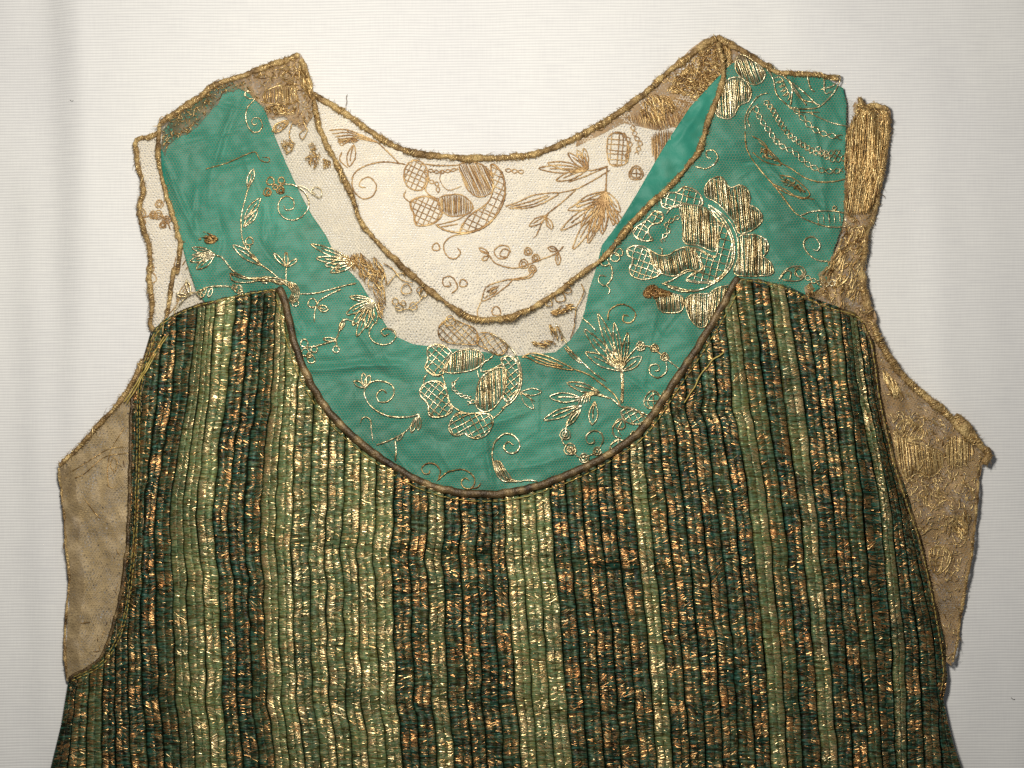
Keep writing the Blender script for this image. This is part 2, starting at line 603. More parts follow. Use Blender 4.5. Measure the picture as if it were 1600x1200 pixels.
# ---- outlines in photograph pixels
UNDER = [(1152, 438), (1132, 480), (1092, 542), (1050, 606), (1024, 648), (1000, 678), (940, 720), (860, 757), (785, 774), (715, 773), (640, 748), (566, 698), (511, 645), (474, 582), (455, 522), (444, 482)]
BACK_NECK = [(470, 128), (490, 147), (520, 165), (545, 181), (575, 203), (605, 222), (640, 237), (680, 243), (730, 247), (780, 246),
             (830, 241), (870, 228), (905, 212), (945, 190), (985, 163), (1020, 134), (1050, 108), (1080, 85), (1118, 58)]
FRONT_NECK = [(470, 92), (478, 112), (486, 138), (492, 165), (497, 192), (505, 214), (518, 240), (534, 272), (549, 305), (563, 345), (590, 379),
              (622, 410), (655, 440), (690, 468), (722, 490), (752, 499), (790, 497), (830, 482), (870, 457), (905, 430), (940, 405), (962, 380),
              (990, 345), (1020, 315), (1050, 287), (1075, 258), (1090, 240), (1098, 215), (1108, 185), (1118, 160), (1128, 128), (1130, 100), (1122, 66)]
LINING = A([(1020, 250), (1080, 290), (1120, 350), (1150, 440), (1190, 540), (1240, 660), (1300, 790), (1370, 920), (1440, 1020), (1490, 1130)]) + \
    FF([(420, 190), (470, 270), (530, 370), (560, 420), (610, 470), (690, 505), (800, 520), (900, 530), (1050, 545), (1200, 565), (1300, 555), (1400, 545),
        (1470, 490), (1520, 420), (1550, 330), (1570, 230), (1600, 140)]) + \
    C([(130, 1130), (220, 1010), (300, 880), (380, 740), (470, 590), (570, 440), (690, 310), (780, 220), (870, 210), (940, 240), (1000, 265), (1100, 285), (1240, 290),
       (1335, 345), (1352, 420), (1350, 560), (1345, 700), (1350, 900), (1330, 1040), (1290, 1150)]) + \
    [(1300, 405), (1290, 445), (1262, 462), (1210, 448), (1160, 438)] + UNDER + [(434, 456), (400, 460), (370, 466), (325, 478)] + \
    A([(790, 1300), (740, 1150), (715, 1050), (680, 950), (640, 820), (616, 700), (612, 600), (622, 490), (665, 440), (722, 398), (800, 345), (870, 292), (950, 256)])
FRONT_LACE = [(475, 96), (486, 138), (497, 192), (518, 240), (549, 305), (563, 345), (622, 410), (690, 468), (722, 490), (752, 499), (790, 497), (830, 482),
              (905, 430), (962, 380), (1020, 315), (1090, 240), (1108, 185), (1128, 128), (1130, 80), (1190, 100), (1240, 118), (1310, 118), (1318, 150),
              (1345, 165), (1385, 180), (1380, 280), (1352, 420), (1352, 490), (1300, 478), (1262, 464), (1210, 448), (1160, 438)] + UNDER + [(434, 456), (400, 460), (370, 466), (300, 482),
              (262, 500), (285, 440), (278, 370), (262, 300), (255, 240), (252, 195), (330, 145), (385, 118)]
BACK_LACE = BACK_NECK + [(1130, 90), (1125, 180), (1100, 330), (1000, 480), (850, 570), (700, 580), (560, 520), (470, 420), (410, 260), (400, 160), (430, 120)]
LEFT_BACK = [(214, 218), (236, 208), (262, 196), (290, 260), (320, 400), (340, 490), (250, 520), (236, 512), (236, 440), (228, 385), (219, 335), (226, 300), (218, 265)]


def dense(poly, step=9):
    return smooth_line(poly, step, True)


def densify(poly, step=8):
    out = []
    p = np.asarray(poly, float)
    for a, b in zip(p, np.roll(p, -1, 0)):
        n = max(1, int(np.linalg.norm(b - a) / step))
        for k in range(n):
            out.append(a + (b - a) * k / n)
    return np.array(out)


def rag(poly, amp=2.5):
    """wavering, slightly ragged cut edge"""
    x, y = poly[:, 0], poly[:, 1]
    return poly + np.stack([noise(x, y, 48, 90) + 0.5 * noise(x, y, 19, 91), noise(x, y, 44, 92) + 0.5 * noise(x, y, 17, 93)], 1) * amp


# ---- net: every hexagon of the tulle as thread strips
def net(mb, poly, zf, cw=4.6, ch=3.7, w=0.62, wob=1.0, seed=0):
    poly = np.asarray(poly, float)
    bx0, by0 = poly.min(0)
    bx1, by1 = poly.max(0)
    nx_ = int((bx1 - bx0) / cw) + 2
    ny_ = int((by1 - by0) / ch) + 2
    jx, iy = np.meshgrid(np.arange(nx_), np.arange(ny_))
    def warp(x, y):
        return x + wob * 2.2 * noise(x, y, 120, 20 + seed), y + wob * 2.0 * noise(x, y, 95, 21 + seed)
    segs = []
    offx = (iy % 2) * cw / 2
    xa = bx0 + jx * cw + offx
    ya = by0 + iy * ch
    # zig-zag rows (two slanting sides) and the upright sides of every hexagon
    x1, y1 = xa, ya
    x2, y2 = xa + cw / 2, ya - ch * 0.33
    x3, y3 = xa + cw, ya
    for (p, q, r, s) in ((x1, y1, x2, y2), (x2, y2, x3, y3), (x1, y1, x1, y1 + ch * 0.67)):
        segs.append(np.stack([p.ravel(), q.ravel(), r.ravel(), s.ravel()], 1))
    sg = np.concatenate(segs)
    ax, ay = warp(sg[:, 0], sg[:, 1])
    bx, by = warp(sg[:, 2], sg[:, 3])
    m = inside((ax + bx) / 2, (ay + by) / 2, poly)
    ax, ay, bx, by = ax[m], ay[m], bx[m], by[m]
    dx, dy = bx - ax, by - ay
    ll = np.hypot(dx, dy) + 1e-9
    ww = w * rng.uniform(0.75, 1.3, len(ax))
    ox, oy = -dy / ll * ww / 2, dx / ll * ww / 2
    za = zf(ax, ay)
    zb = zf(bx, by)
    V = np.stack([PN(ax + ox, ay + oy, za), PN(ax - ox, ay - oy, za), PN(bx - ox, by - oy, zb), PN(bx + ox, by + oy, zb)], 1)
    F = np.arange(len(ax) * 4).reshape(-1, 4)
    mb.add(V.reshape(-1, 3), F, rng.uniform(0.3, 0.7))


def stuff(o):
    if o is not None:
        o["kind"] = "stuff"
    return o


# ---- back lace, lining and front lace as cloth
back_lace = sheet(densify(BACK_LACE, 10), z_back, 14, M_CREAM, "back_lace", dress)
mb = MB()
net(mb, BACK_LACE, lambda x, y: z_back(x, y) + 0.0002, seed=1)
stuff(mb.build("net_mesh", M_NETC, back_lace, False))
back_shoulder = sheet(densify(LEFT_BACK, 8), z_back, 10, M_CREAM, "back_shoulder_net", dress)
mb = MB()
net(mb, LEFT_BACK, lambda x, y: z_back(x, y) + 0.0002, seed=2)
stuff(mb.build("net_mesh", M_NETC, back_shoulder, False))

lining = sheet(densify(LINING, 7), z_lining, 3.4, M_SILK, "silk_lining", dress, solid=0.0003)

mb = MB()
net(mb, FRONT_LACE, lambda x, y: z_front(x, y), w=0.25, seed=3)
front_lace = stuff(mb.build("front_lace", M_NETF, dress, False))

# small white catalogue label under the back lace, and a second fainter one
for (cx, cy, w_, h_) in ((607, 328, 11, 11), (601, 290, 8, 7)):
    mb = MB()
    z0, z1 = -0.0006, -0.0002
    q = [(cx - w_, cy - h_), (cx + w_, cy - h_ + 1), (cx + w_, cy + h_), (cx - w_, cy + h_ - 1)]
    V = [P(a, b, z0) for a, b in q] + [P(a, b, z1) for a, b in q]
    mb.add(V, [(7, 6, 5, 4), (0, 1, 5, 4), (1, 2, 6, 5), (2, 3, 7, 6), (3, 0, 4, 7)])
    mb.build("fabric_label", M_WHITE, back_lace, False)

# ---- side nets under the arms
SIDE_L = [(91, 731), (119, 704), (144, 676), (169, 648), (191, 623), (214, 592), (236, 560), (232, 640), (230, 760), (225, 860), (205, 960), (170, 1040), (120, 1075), (104, 1062), (102, 1010), (107, 950),
          (110, 905), (103, 850), (101, 800), (96, 765)]
SIDE_R = [(1330, 470), (1362, 500), (1375, 540), (1400, 585), (1445, 622), (1500, 662), (1546, 708), (1532, 728), (1527, 775), (1520, 850), (1508, 920), (1500, 965), (1497, 1000),
          (1487, 1040), (1470, 1020), (1440, 900), (1410, 800), (1380, 680), (1360, 560)]
SHOULDER_R = C([(1415, 385), (1445, 430), (1490, 425), (1570, 452), (1562, 560), (1555, 640), (1530, 780), (1515, 860), (1490, 980), (1455, 1100), (1440, 1190)]) + \
    [(1350, 410), (1352, 440), (1372, 520), (1360, 530), (1345, 502), (1300, 484), (1258, 470), (1258, 448)] + D([(465, 280), (520, 200), (570, 90), (590, 20)]) + \
    C([(1310, 1090), (1345, 1010), (1335, 930), (1345, 820), (1340, 720), (1345, 600), (1375, 480)])
SHOULDER_L = A([(975, 242), (1060, 205), (1160, 170), (1240, 140), (1310, 110), (1335, 160), (1350, 240), (1370, 320), (1375, 420), (1320, 500), (1230, 430), (1150, 430),
                (1100, 360), (1050, 310), (1000, 280)])
STRAP_R = C([(0, 610), (120, 545), (240, 450), (360, 370), (450, 280), (570, 150), (640, 100), (710, 78), (800, 130), (940, 220), (940, 300), (850, 330), (760, 330), (720, 300),
             (690, 330), (600, 430), (540, 540), (480, 540), (420, 560), (240, 520), (100, 590), (0, 640)])


def z_side(x, y):
    return 0.0020 + 0.0014 * noise(x * 1.5, y, 90, 31) + 0.0009 * noise(x * 1.4, y * 0.8, 40, 32)


def z_shoulder(x, y):
    return 0.0038 + 0.0018 * noise(x * 2.4, y * 0.7, 70, 33) + 0.0009 * noise(x * 2, y, 36, 34)


side_l = sheet(rag(densify(SIDE_L, 6), 2.2), z_side, 6, M_GAUZE, "underarm_net", dress)
mb = MB()
net(mb, SIDE_L, lambda x, y: z_side(x, y) + 0.0004, w=0.7, wob=3.0, seed=4)
stuff(mb.build("net_mesh", M_NETT, side_l, False))
HEM_L = [(91, 733), (112, 726), (122, 780), (126, 850), (132, 905), (127, 960), (122, 1010), (128, 1060), (106, 1062), (103, 1010), (108, 950), (111, 905), (104, 850), (102, 800), (97, 765)]
M_GAUZE2 = mat_gauze("tan_folded_net", (0.17, 0.11, 0.045), (0.42, 0.31, 0.16), 0.40)
for poly_, nm_ in ((HEM_L, "hem_fold"),):
    sheet(rag(densify(poly_, 6), 2.0), lambda x, y: z_side(x, y) + 0.0012, 6, M_GAUZE2, nm_, side_l)
side_r = sheet(rag(densify(SIDE_R, 6), 3.0), z_side, 6, M_GAUZEB, "underarm_lace", dress)
mb = MB()
net(mb, SIDE_R, lambda x, y: z_side(x, y) + 0.0004, w=0.6, wob=3.0, seed=5)
stuff(mb.build("net_mesh", M_NETT, side_r, False))
sh_r = sheet(rag(densify(SHOULDER_R, 6), 3.0), z_shoulder, 6, M_GAUZEB, "shoulder_lace", dress)
M_GAUZEL = mat_gauze("open_brown_net", (0.22, 0.125, 0.05), (0.46, 0.31, 0.15), 0.46)
sh_l = sheet(rag(densify(SHOULDER_L, 5), 2.2), lambda x, y: z_shoulder(x, y) + 0.001, 5, M_GAUZEL, "shoulder_lace", dress)
strap_r = sheet(densify(STRAP_R, 7), lambda x, y: z_back(x, y) + 0.0003 + 0.0003 * noise(x, y, 50, 35), 6, M_GAUZEB, "strap_lace", dress)


EDGE_NET_L = A([(612, 455), (700, 395), (800, 330), (880, 275), (1000, 235), (1045, 255), (1010, 285), (930, 310), (860, 390), (800, 470), (720, 530), (660, 560), (628, 620), (610, 560)])  # dull brown net over the lining along the left shoulder
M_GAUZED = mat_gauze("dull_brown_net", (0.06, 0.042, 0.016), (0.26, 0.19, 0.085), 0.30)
edge_net_l = sheet(rag(densify(EDGE_NET_L, 5), 3), lambda x, y: z_front(x, y) + 0.0006 + 0.0004 * noise(x, y, 40, 36), 6, M_GAUZED, "shoulder_lace", dress)


# ------------------------------------------------------------------ embroidery
class Motif:
    """one embroidered motif: couched metal threads drawn on a lace layer"""

    def __init__(self, name, parent, mat, zf, r=0.00046, lift=0.0005, tint=0.5):
        self.name, self.parent, self.mat, self.zf, self.r, self.lift, self.tint = name, parent, mat, zf, r, lift, tint
        self.mb = MB()

    def line(self, pts, r=None, closed=False, step=2.6, wob=0.5, dz=0.0):
        q = smooth_line(pts, step, closed)
        q = q + rng.normal(0, wob * 0.35, q.shape)
        z = self.zf(q[:, 0], q[:, 1]) + self.lift + dz + rng.normal(0, 0.00005, len(q))
        rr = (r or self.r)
        ti = np.clip(self.tint + 0.25 * noise(q[:, 0], q[:, 1], 40, 50) + rng.normal(0, 0.08, len(q)), 0, 1)
        tube(self.mb, PN(q[:, 0], q[:, 1], z), rr * (1 + 0.25 * np.sin(np.arange(len(q)) * 2.1 + rng.uniform(0, 6))), 5, ti, jitter=0.18)
        return self

    def double(self, pts, gap=3.0, closed=False):
        q = smooth_line(pts, 4, closed)
        t = np.gradient(q, axis=0)
        t /= np.linalg.norm(t, axis=1)[:, None] + 1e-9
        n = np.stack([-t[:, 1], t[:, 0]], 1)
        self.line(q + n * gap / 2, closed=False)
        self.line(q - n * gap / 2, closed=False)
        return self

    def leaf(self, base, tip, w=10, rib=True, r=None):
        b = np.array(base, float)
        t = np.array(tip, float)
        d = t - b
        ll = np.linalg.norm(d)
        n = np.array([-d[1], d[0]]) / (ll + 1e-9)
        pts = [b, b + d * 0.3 + n * w * 0.36, b + d * 0.6 + n * w * 0.5, b + d * 0.86 + n * w * 0.28, t,
               b + d * 0.84 - n * w * 0.3, b + d * 0.55 - n * w * 0.5, b + d * 0.25 - n * w * 0.3, b]
        self.line(pts, r)
        if rib:
            self.line([b, b + d * 0.4 + n * w * 0.08, b + d * 0.78], r)
        return self

    def ring(self, c, rad, cross=False):
        a = np.linspace(0, 2 * np.pi * 1.15, 13) + rng.uniform(0, 6)
        k = rad * (1 + 0.08 * np.sin(3 * a))
        self.line(np.stack([c[0] + k * np.cos(a), c[1] + k * np.sin(a)], 1), step=2.0)
        if cross:
            self.line([(c[0] - rad, c[1]), (c[0] + rad, c[1] + 1)], self.r * 0.8)
            self.line([(c[0], c[1] - rad), (c[0] + 1, c[1] + rad)], self.r * 0.8)
        return self

    def scan(self, poly, ang, gap):
        poly = np.asarray(poly, float)
        ca, sa = math.cos(ang), math.sin(ang)
        Rm = np.array([[ca, sa], [-sa, ca]])
        q = poly @ Rm.T
        out = []
        y = q[:, 1].min() + gap * 0.5
        while y < q[:, 1].max():
            yy = y + rng.normal(0, gap * 0.12)
            xs = []
            for a, b in zip(q, np.roll(q, -1, 0)):
                if (a[1] > yy) != (b[1] > yy):
                    xs.append(a[0] + (yy - a[1]) * (b[0] - a[0]) / (b[1] - a[1]))
            xs.sort()
            for k in range(0, len(xs) - 1, 2):
                if xs[k + 1] - xs[k] > 1.5:
                    out.append((np.array([xs[k], yy]) @ Rm, np.array([xs[k + 1], yy]) @ Rm))
            y += gap
        return out

    def satin(self, poly, ang=90, gap=2.9, puff=0.0007, outline=True, r=None):
        """laid satin stitch: parallel metal threads filling a petal"""
        poly = smooth_line(poly, 4, True)
        c = poly.mean(0)
        for a, b in self.scan(poly, math.radians(ang), gap):
            ll = np.linalg.norm(b - a)
            n = max(3, int(ll / 5))
            t = np.linspace(0, 1, n)
            pts = a + (b - a) * t[:, None]
            pts = pts + rng.normal(0, 0.28, pts.shape)
            z = self.zf(pts[:, 0], pts[:, 1]) + self.lift + puff * np.sin(np.pi * t) ** 0.6 + rng.normal(0, 0.00012, n) + rng.normal(0, 0.00015)
            tube(self.mb, PN(pts[:, 0], pts[:, 1], z), (r or self.r) * rng.uniform(0.7, 1.05), 5, np.clip(self.tint - 0.12 + rng.normal(0, 0.2), 0, 1), jitter=0.12)
        # second, sparser layer crossing slightly
        for a, b in self.scan(poly, math.radians(ang + rng.uniform(-5, 5)), gap * 3.2):
            t = np.linspace(0.08, 0.92, 5)
            pts = a + (b - a) * t[:, None]
            z = self.zf(pts[:, 0], pts[:, 1]) + self.lift + puff * np.sin(np.pi * t) ** 0.6 + 0.0004
            tube(self.mb, PN(pts[:, 0], pts[:, 1], z), (r or self.r) * 0.8, 4, np.clip(self.tint + 0.2 + rng.normal(0, 0.12), 0, 1))
        if outline:
            self.line(poly[::2], closed=True)
        return self

    def grid(self, poly, ang=45, gap=9.5, ang2=None, outline=True):
        poly = smooth_line(poly, 4, True)
        for an in (ang, ang + 90 if ang2 is None else ang2):
            for a, b in self.scan(poly, math.radians(an), gap):
                self.line([a, (a + b) / 2 + rng.normal(0, 0.6, 2), b], self.r * 0.75)
        if outline:
            self.line(poly[::2], closed=True)
            self.line(poly[::2] + rng.normal(0, 0.8, 2), self.r * 0.8, closed=True)
        return self

    def chain(self, pts, amp=4.0, per=13.0):
        """a chain of crossing loops along a path"""
        q = smooth_line(pts, 1.6)
        t = np.gradient(q, axis=0)
        t /= np.linalg.norm(t, axis=1)[:, None] + 1e-9
        n = np.stack([-t[:, 1], t[:, 0]], 1)
        s = np.concatenate([[0], np.cumsum(np.linalg.norm(np.diff(q, axis=0), axis=1))])
        w = np.sin(s * np.pi / per) * amp
        self.line((q + n * w[:, None])[::2], self.r * 0.85)
        self.line((q - n * w[:, None])[::2], self.r * 0.85)
        return self

    def strokes(self, poly, n, length, ang, spread, r=None, dz=0.0003):
        poly = np.asarray(poly, float)
        lo, hi = poly.min(0), poly.max(0)
        k = 0
        while k < n:
            p = rng.uniform(lo, hi)
            if not inside(p[0:1], p[1:2], poly)[0]:
                continue
            k += 1
            a = math.radians(rng.normal(ang, spread))
            ll = length * rng.uniform(0.5, 1.4)
            d = np.array([math.cos(a), math.sin(a)]) * ll / 2
            t = np.linspace(-1, 1, 5)
            nrm = np.array([-d[1], d[0]])
            pts = p + d * t[:, None] + nrm * (rng.normal(0, 0.25) * (1 - t ** 2))[:, None]
            ok = inside(pts[:, 0], pts[:, 1], poly)
            pts = pts[ok]
            if len(pts) < 2:
                continue
            tt = np.linspace(0, 1, len(pts))
            z = self.zf(pts[:, 0], pts[:, 1]) + self.lift + dz * np.sin(np.pi * tt) + rng.uniform(0, 0.0006)
            tube(self.mb, PN(pts[:, 0], pts[:, 1], z), (r or self.r) * rng.uniform(0.7, 1.2), 5, np.clip(self.tint + rng.normal(0, 0.22), 0, 1), jitter=0.15)
        return self

    def done(self):
        o = self.mb.build(self.name, self.mat, self.parent)
        if self.name == "gold_threadwork":
            o["kind"] = "stuff"
        return o


def MF(name, **kw):
    return Motif(name, front_lace, kw.pop("mat", M_GOLD), z_front, **kw)


def MBk(name, **kw):
    return Motif(name, back_lace, M_COPPER, lambda x, y: z_back(x, y), r=kw.pop("r", 0.00044), lift=0.0006, **kw)


SCROLL, SPRIG, FLOWER, BERRY, LEAF = "embroidered_scroll", "embroidered_sprig", "embroidered_flower", "embroidered_berries", "embroidered_leaf"

# ---- left front
MF(SCROLL).line(LL([(195, 500), (150, 500), (120, 470), (135, 440), (190, 450), (215, 480), (180, 530), (140, 580), (128, 650), (145, 730), (190, 780), (245, 770), (265, 720), (245, 670), (200, 660), (175, 695), (200, 720), (225, 705)])).done()
m = MF(SPRIG)
m.line(A([(1075, 690), (1080, 720), (1050, 780), (1030, 850), (1015, 920), (1015, 990), (1025, 1050), (1060, 1110), (1110, 1160), (1160, 1195), (1200, 1230), (1250, 1270)]))
m.leaf(A([(1025, 940)])[0], A([(1110, 830)])[0], 12).leaf(A([(1025, 975)])[0], A([(1095, 890)])[0], 11).leaf(A([(1045, 780)])[0], A([(1075, 685)])[0], 10)
m.leaf(A([(1120, 1170)])[0], A([(972, 1065)])[0], 13)
m.ring(A([(1055, 1045)])[0], 6).ring(A([(1045, 1075)])[0], 4).done()
MF(BERRY, mat=M_OLDGOLD).ring(A([(1160, 745)])[0], 6).ring(A([(1215, 742)])[0], 5).ring(A([(1145, 800)])[0], 6).ring(A([(1150, 803)])[0], 3).ring(A([(1210, 790)])[0], 6).ring(A([(1212, 792)])[0], 3).ring(A([(1185, 775)])[0], 4).done()
MF(SCROLL).line(A([(1180, 775), (1230, 760), (1290, 770), (1340, 810), (1352, 870), (1325, 915), (1280, 940), (1230, 930), (1200, 890), (1205, 845), (1240, 820), (1275, 840), (1275, 880), (1240, 890), (1228, 868)])).line(
    A([(1285, 768), (1330, 775), (1375, 812), (1410, 828), (1415, 790), (1385, 775), (1365, 795), (1390, 810)]), 0.0003).done()
m = MF(SPRIG)
m.leaf(A([(885, 1112)])[0], A([(768, 1078)])[0], 9).leaf(A([(885, 1115)])[0], A([(757, 1145)])[0], 10).leaf(A([(880, 1120)])[0], A([(790, 1185)])[0], 12).leaf(A([(880, 1110)])[0], A([(770, 1115)])[0], 6)
m.line(A([(880, 1112), (920, 1130), (970, 1190), (1010, 1215)]) + E([(1060, 110), (1140, 105)])).done()
MF(LEAF, mat=M_OLDGOLD, tint=0.35).strokes(A([(780, 1000), (830, 990), (910, 1030), (880, 1060), (800, 1050)]), 26, 14, 10, 25).done()
m = MF(SPRIG)
q = A([(1240, 1175)])[0]
for tip in A([(1175, 1105), (1238, 1100), (1295, 1135)]):
    m.leaf(q, tip, 6, False)
m.line(A([(1240, 1175), (1238, 1230), (1240, 1260)])).done()
MF(SCROLL, mat=M_OLDGOLD, r=0.0003).line(A([(835, 685), (940, 655), (1040, 612), (1085, 600), (1110, 640), (1150, 650), (1155, 630), (1120, 625)])).done()
m = MF(LEAF)
m.line(E([(955, 85), (1000, 92), (1060, 112), (1140, 105), (1200, 112), (1250, 128)])).line(E([(955, 85), (975, 125), (1040, 132), (1110, 122), (1200, 132), (1255, 150)])).line(E([(960, 90), (1030, 112), (1110, 115), (1230, 125)]))
m.strokes(E([(1060, 115), (1150, 100), (1240, 125), (1230, 150), (1100, 130)]), 14, 12, 10, 12).done()
m = MF(FLOWER)
for k in range(5):
    o = k * 9
    m.line(E([(1245, 128 + o * 0.4), (1285 - o, 140 + o * .3), (1306 - o, 180), (1292 - o, 222 - o * .3), (1262 - o * .4, 238 - o * .6)]))
m.ring(E([(1285, 235)])[0], 5).done()
m = MF(SPRIG)
m.line(E([(700, 250), (740, 205), (790, 180), (850, 155), (930, 150), (1000, 160)]))
m.ring(E([(1000, 165)])[0], 6).ring(E([(1010, 180)])[0], 4).ring(E([(980, 155)])[0], 4)
for a, b in (((790, 185), (830, 200)), ((840, 160), (810, 210)), ((870, 158), (850, 205)), ((760, 195), (740, 120)), ((745, 200), (690, 190))):
    m.leaf(E([a])[0], E([b])[0], 6, False)
m.line(E([(700, 250), (680, 275), (690, 300)])).done()
m = MF(SPRIG)
m.line(E([(1310, 190), (1380, 186), (1450, 170), (1520, 150), (1590, 135)]))
m.line(E([(1515, 165), (1450, 195), (1400, 230), (1382, 280), (1380, 330)])).ring(E([(1370, 235)])[0], 7).leaf(E([(1395, 255)])[0], E([(1448, 268)])[0], 10).done()
m = MF(FLOWER)
for tip in FF([(180, 5), (205, 75), (250, 110), (275, 145), (300, 135)]):
    m.leaf(FF([(400, 95)])[0], tip, 11)
m.done()
m = MF(FLOWER)
b0 = FF([(490, 285)])[0]
for tip, w_ in zip(FF([(355, 355), (385, 410), (408, 465), (455, 425), (502, 400), (372, 268)]), (12, 12, 13, 12, 11, 8)):
    m.leaf(b0, tip, w_)
m.done()
MF(FLOWER, mat=M_OLDGOLD, tint=0.4, r=0.00036).strokes(FF([(330, 60), (420, 40), (520, 70), (560, 170), (560, 300), (540, 390), (500, 350), (490, 250), (420, 170), (350, 110)]), 130, 22, 65, 28).done()
m = MF(BERRY, mat=M_OLDGOLD, r=0.00038)
for a, rr in (((620, 320), 6), ((690, 315), 6), ((740, 250), 6), ((720, 235), 4), ((655, 230), 8), ((600, 290), 5), ((640, 300), 4)):
    m.ring(FF([a])[0], rr)
m.line(FF([(560, 210), (600, 160), (640, 150), (650, 170)])).line(FF([(600, 320), (660, 330), (720, 290), (745, 255)])).line(FF([(540, 100), (590, 130), (630, 180), (690, 200)])).done()
m = MF(SPRIG)
m.line(FF([(405, 400), (350, 380), (325, 425), (300, 480), (220, 510), (160, 520)])).leaf(FF([(310, 485)])[0], FF([(240, 478)])[0], 6, False).leaf(FF([(320, 440)])[0], FF([(345, 380)])[0], 7)
m.line(FF([(300, 482), (312, 520)])).ring(FF([(305, 530)])[0], 5)
for a, rr in (((145, 500), 6), ((150, 545), 6), ((180, 580), 6), ((195, 530), 5), ((170, 560), 4)):
    m.ring(FF([a])[0], rr)
m.done()
MF(SCROLL).line(FF([(500, 395), (470, 440), (480, 480), (520, 505), (570, 502), (603, 470), (595, 440), (555, 425), (530, 440), (545, 462), (570, 450)])).done()

# ---- centre front
m = MF(SCROLL)
m.line(FF([(720, 855), (650, 870), (560, 862), (490, 825), (450, 770), (450, 720), (490, 690), (540, 690), (585, 712), (594, 755), (560, 792), (518, 790), (508, 755), (535, 732), (558, 750)]))
for tip in FF([(392, 690), (440, 648), (472, 660)]):
    m.leaf(FF([(450, 722)])[0], tip, 8, False)
m.done()
m = MF(SPRIG)
m.line(FF([(720, 855), (690, 900), (640, 950), (560, 990), (505, 1008)])).leaf(FF([(705, 870)])[0], FF([(680, 945)])[0], 8).leaf(FF([(720, 860)])[0], FF([(715, 935)])[0], 8)
m.line(FF([(425, 900), (435, 875), (460, 870), (478, 890), (480, 930), (488, 985)])).line(FF([(600, 985), (604, 1040), (600, 1090)]), 0.0006).leaf(FF([(640, 950)])[0], FF([(610, 985)])[0], 5, False).done()
MF(SCROLL, mat=M_OLDGOLD, r=0.0004, tint=0.35).line(J([(500, 110), (512, 65), (480, 22), (430, 15), (395, 45), (410, 80), (440, 78), (448, 55)])).line(
    J([(490, 125), (550, 75), (600, 58), (660, 55), (710, 85), (728, 130), (705, 172), (660, 168), (642, 132), (668, 105), (692, 122)])).line(J([(705, 172), (745, 165), (765, 140)])).done()
m = MF(FLOWER, tint=0.55)
m.grid(FF([(830, 660), (780, 655), (748, 620), (765, 585), (758, 535), (800, 508), (850, 520), (885, 560), (858, 610)]), 40)
m.satin(FF([(838, 640), (858, 590), (895, 548), (960, 530), (1020, 540), (1045, 585), (1000, 628), (930, 645), (880, 648)]), 92)
m.grid(FF([(1130, 575), (1195, 572), (1225, 650), (1212, 735), (1165, 790), (1140, 760), (1150, 700), (1155, 640)]), 50, 8.5)
m.line(FF([(1080, 450), (1150, 495), (1208, 565), (1232, 650), (1222, 735), (1180, 795), (1130, 825)])).line(FF([(1060, 530), (1090, 560), (1040, 600), (1030, 640), (1080, 630), (1140, 600)]))
m.satin(FF([(1025, 680), (1080, 635), (1145, 625), (1155, 705), (1120, 790), (1060, 842), (1005, 815), (1008, 740)]), 88)
m.grid(FF([(885, 838), (830, 868), (772, 860), (765, 805), (725, 755), (735, 712), (780, 690), (830, 695), (858, 740), (870, 790)]), 38, 9)
m.grid(FF([(905, 850), (878, 890), (868, 930), (900, 965), (945, 950), (985, 975), (1040, 968), (1082, 920), (1085, 865), (1040, 852), (960, 852)]), 62, 9)
m.line(FF([(875, 800), (905, 828), (960, 850), (1030, 845), (1060, 842)])).chain(FF([(895, 690), (890, 725), (930, 760), (985, 775)]), 2.5, 8).chain(FF([(1000, 790), (960, 800)]), 3, 8)
m.line(FF([(832, 655), (845, 690), (858, 740)])).line(FF([(1010, 635), (1015, 660), (1025, 685)])).line(FF([(760, 655), (745, 675), (740, 705)])).line(FF([(1085, 880), (1120, 850), (1165, 795)]))
m.line(FF([(920, 670), (895, 700), (900, 730)]), 0.0003).done()
m = MF(FLOWER, mat=M_OLDGOLD, tint=0.4, r=0.00036)
m.grid(FF([(815, 430), (835, 395), (880, 375), (925, 395), (1000, 430), (1010, 500), (940, 505), (860, 495), (820, 470)]), 45, 8)
m.grid(FF([(1020, 450), (1090, 455), (1160, 510), (1130, 560), (1060, 530), (1010, 500)]), 55, 8).ring(FF([(875, 390)])[0], 8).done()
m = MF(LEAF, mat=M_OLDGOLD, tint=0.55)
m.line(FF([(1230, 570), (1280, 550), (1340, 558), (1420, 590), (1490, 632), (1400, 620), (1320, 600), (1265, 572), (1230, 570)])).line(FF([(1280, 560), (1350, 580), (1440, 615)])).line(FF([(1300, 575), (1360, 600), (1440, 615)]))
m.line(G([(310, 630), (380, 655), (450, 705), (510, 755), (545, 815)])).done()
m = MF(SPRIG, r=0.00036)
for tip in FF([(1332, 742), (1292, 828)]):
    m.leaf(FF([(1225, 745)])[0], tip, 11, False)
m.line(FF([(1225, 745), (1300, 790)])).done()
m = MF(SCROLL)
m.line(FF([(1215, 1190), (1150, 1170), (1105, 1130), (1085, 1070), (1095, 1000), (1140, 955), (1190, 960), (1222, 1000), (1210, 1040), (1170, 1050), (1143, 1020), (1165, 992), (1192, 1010)]), 0.00052)
m.line(J([(930, 128), (1000, 128), (1060, 120), (1120, 128)])).satin(J([(842, 5), (880, 2), (915, 50), (960, 118), (920, 130), (868, 92)]), 60, 3.0).done()

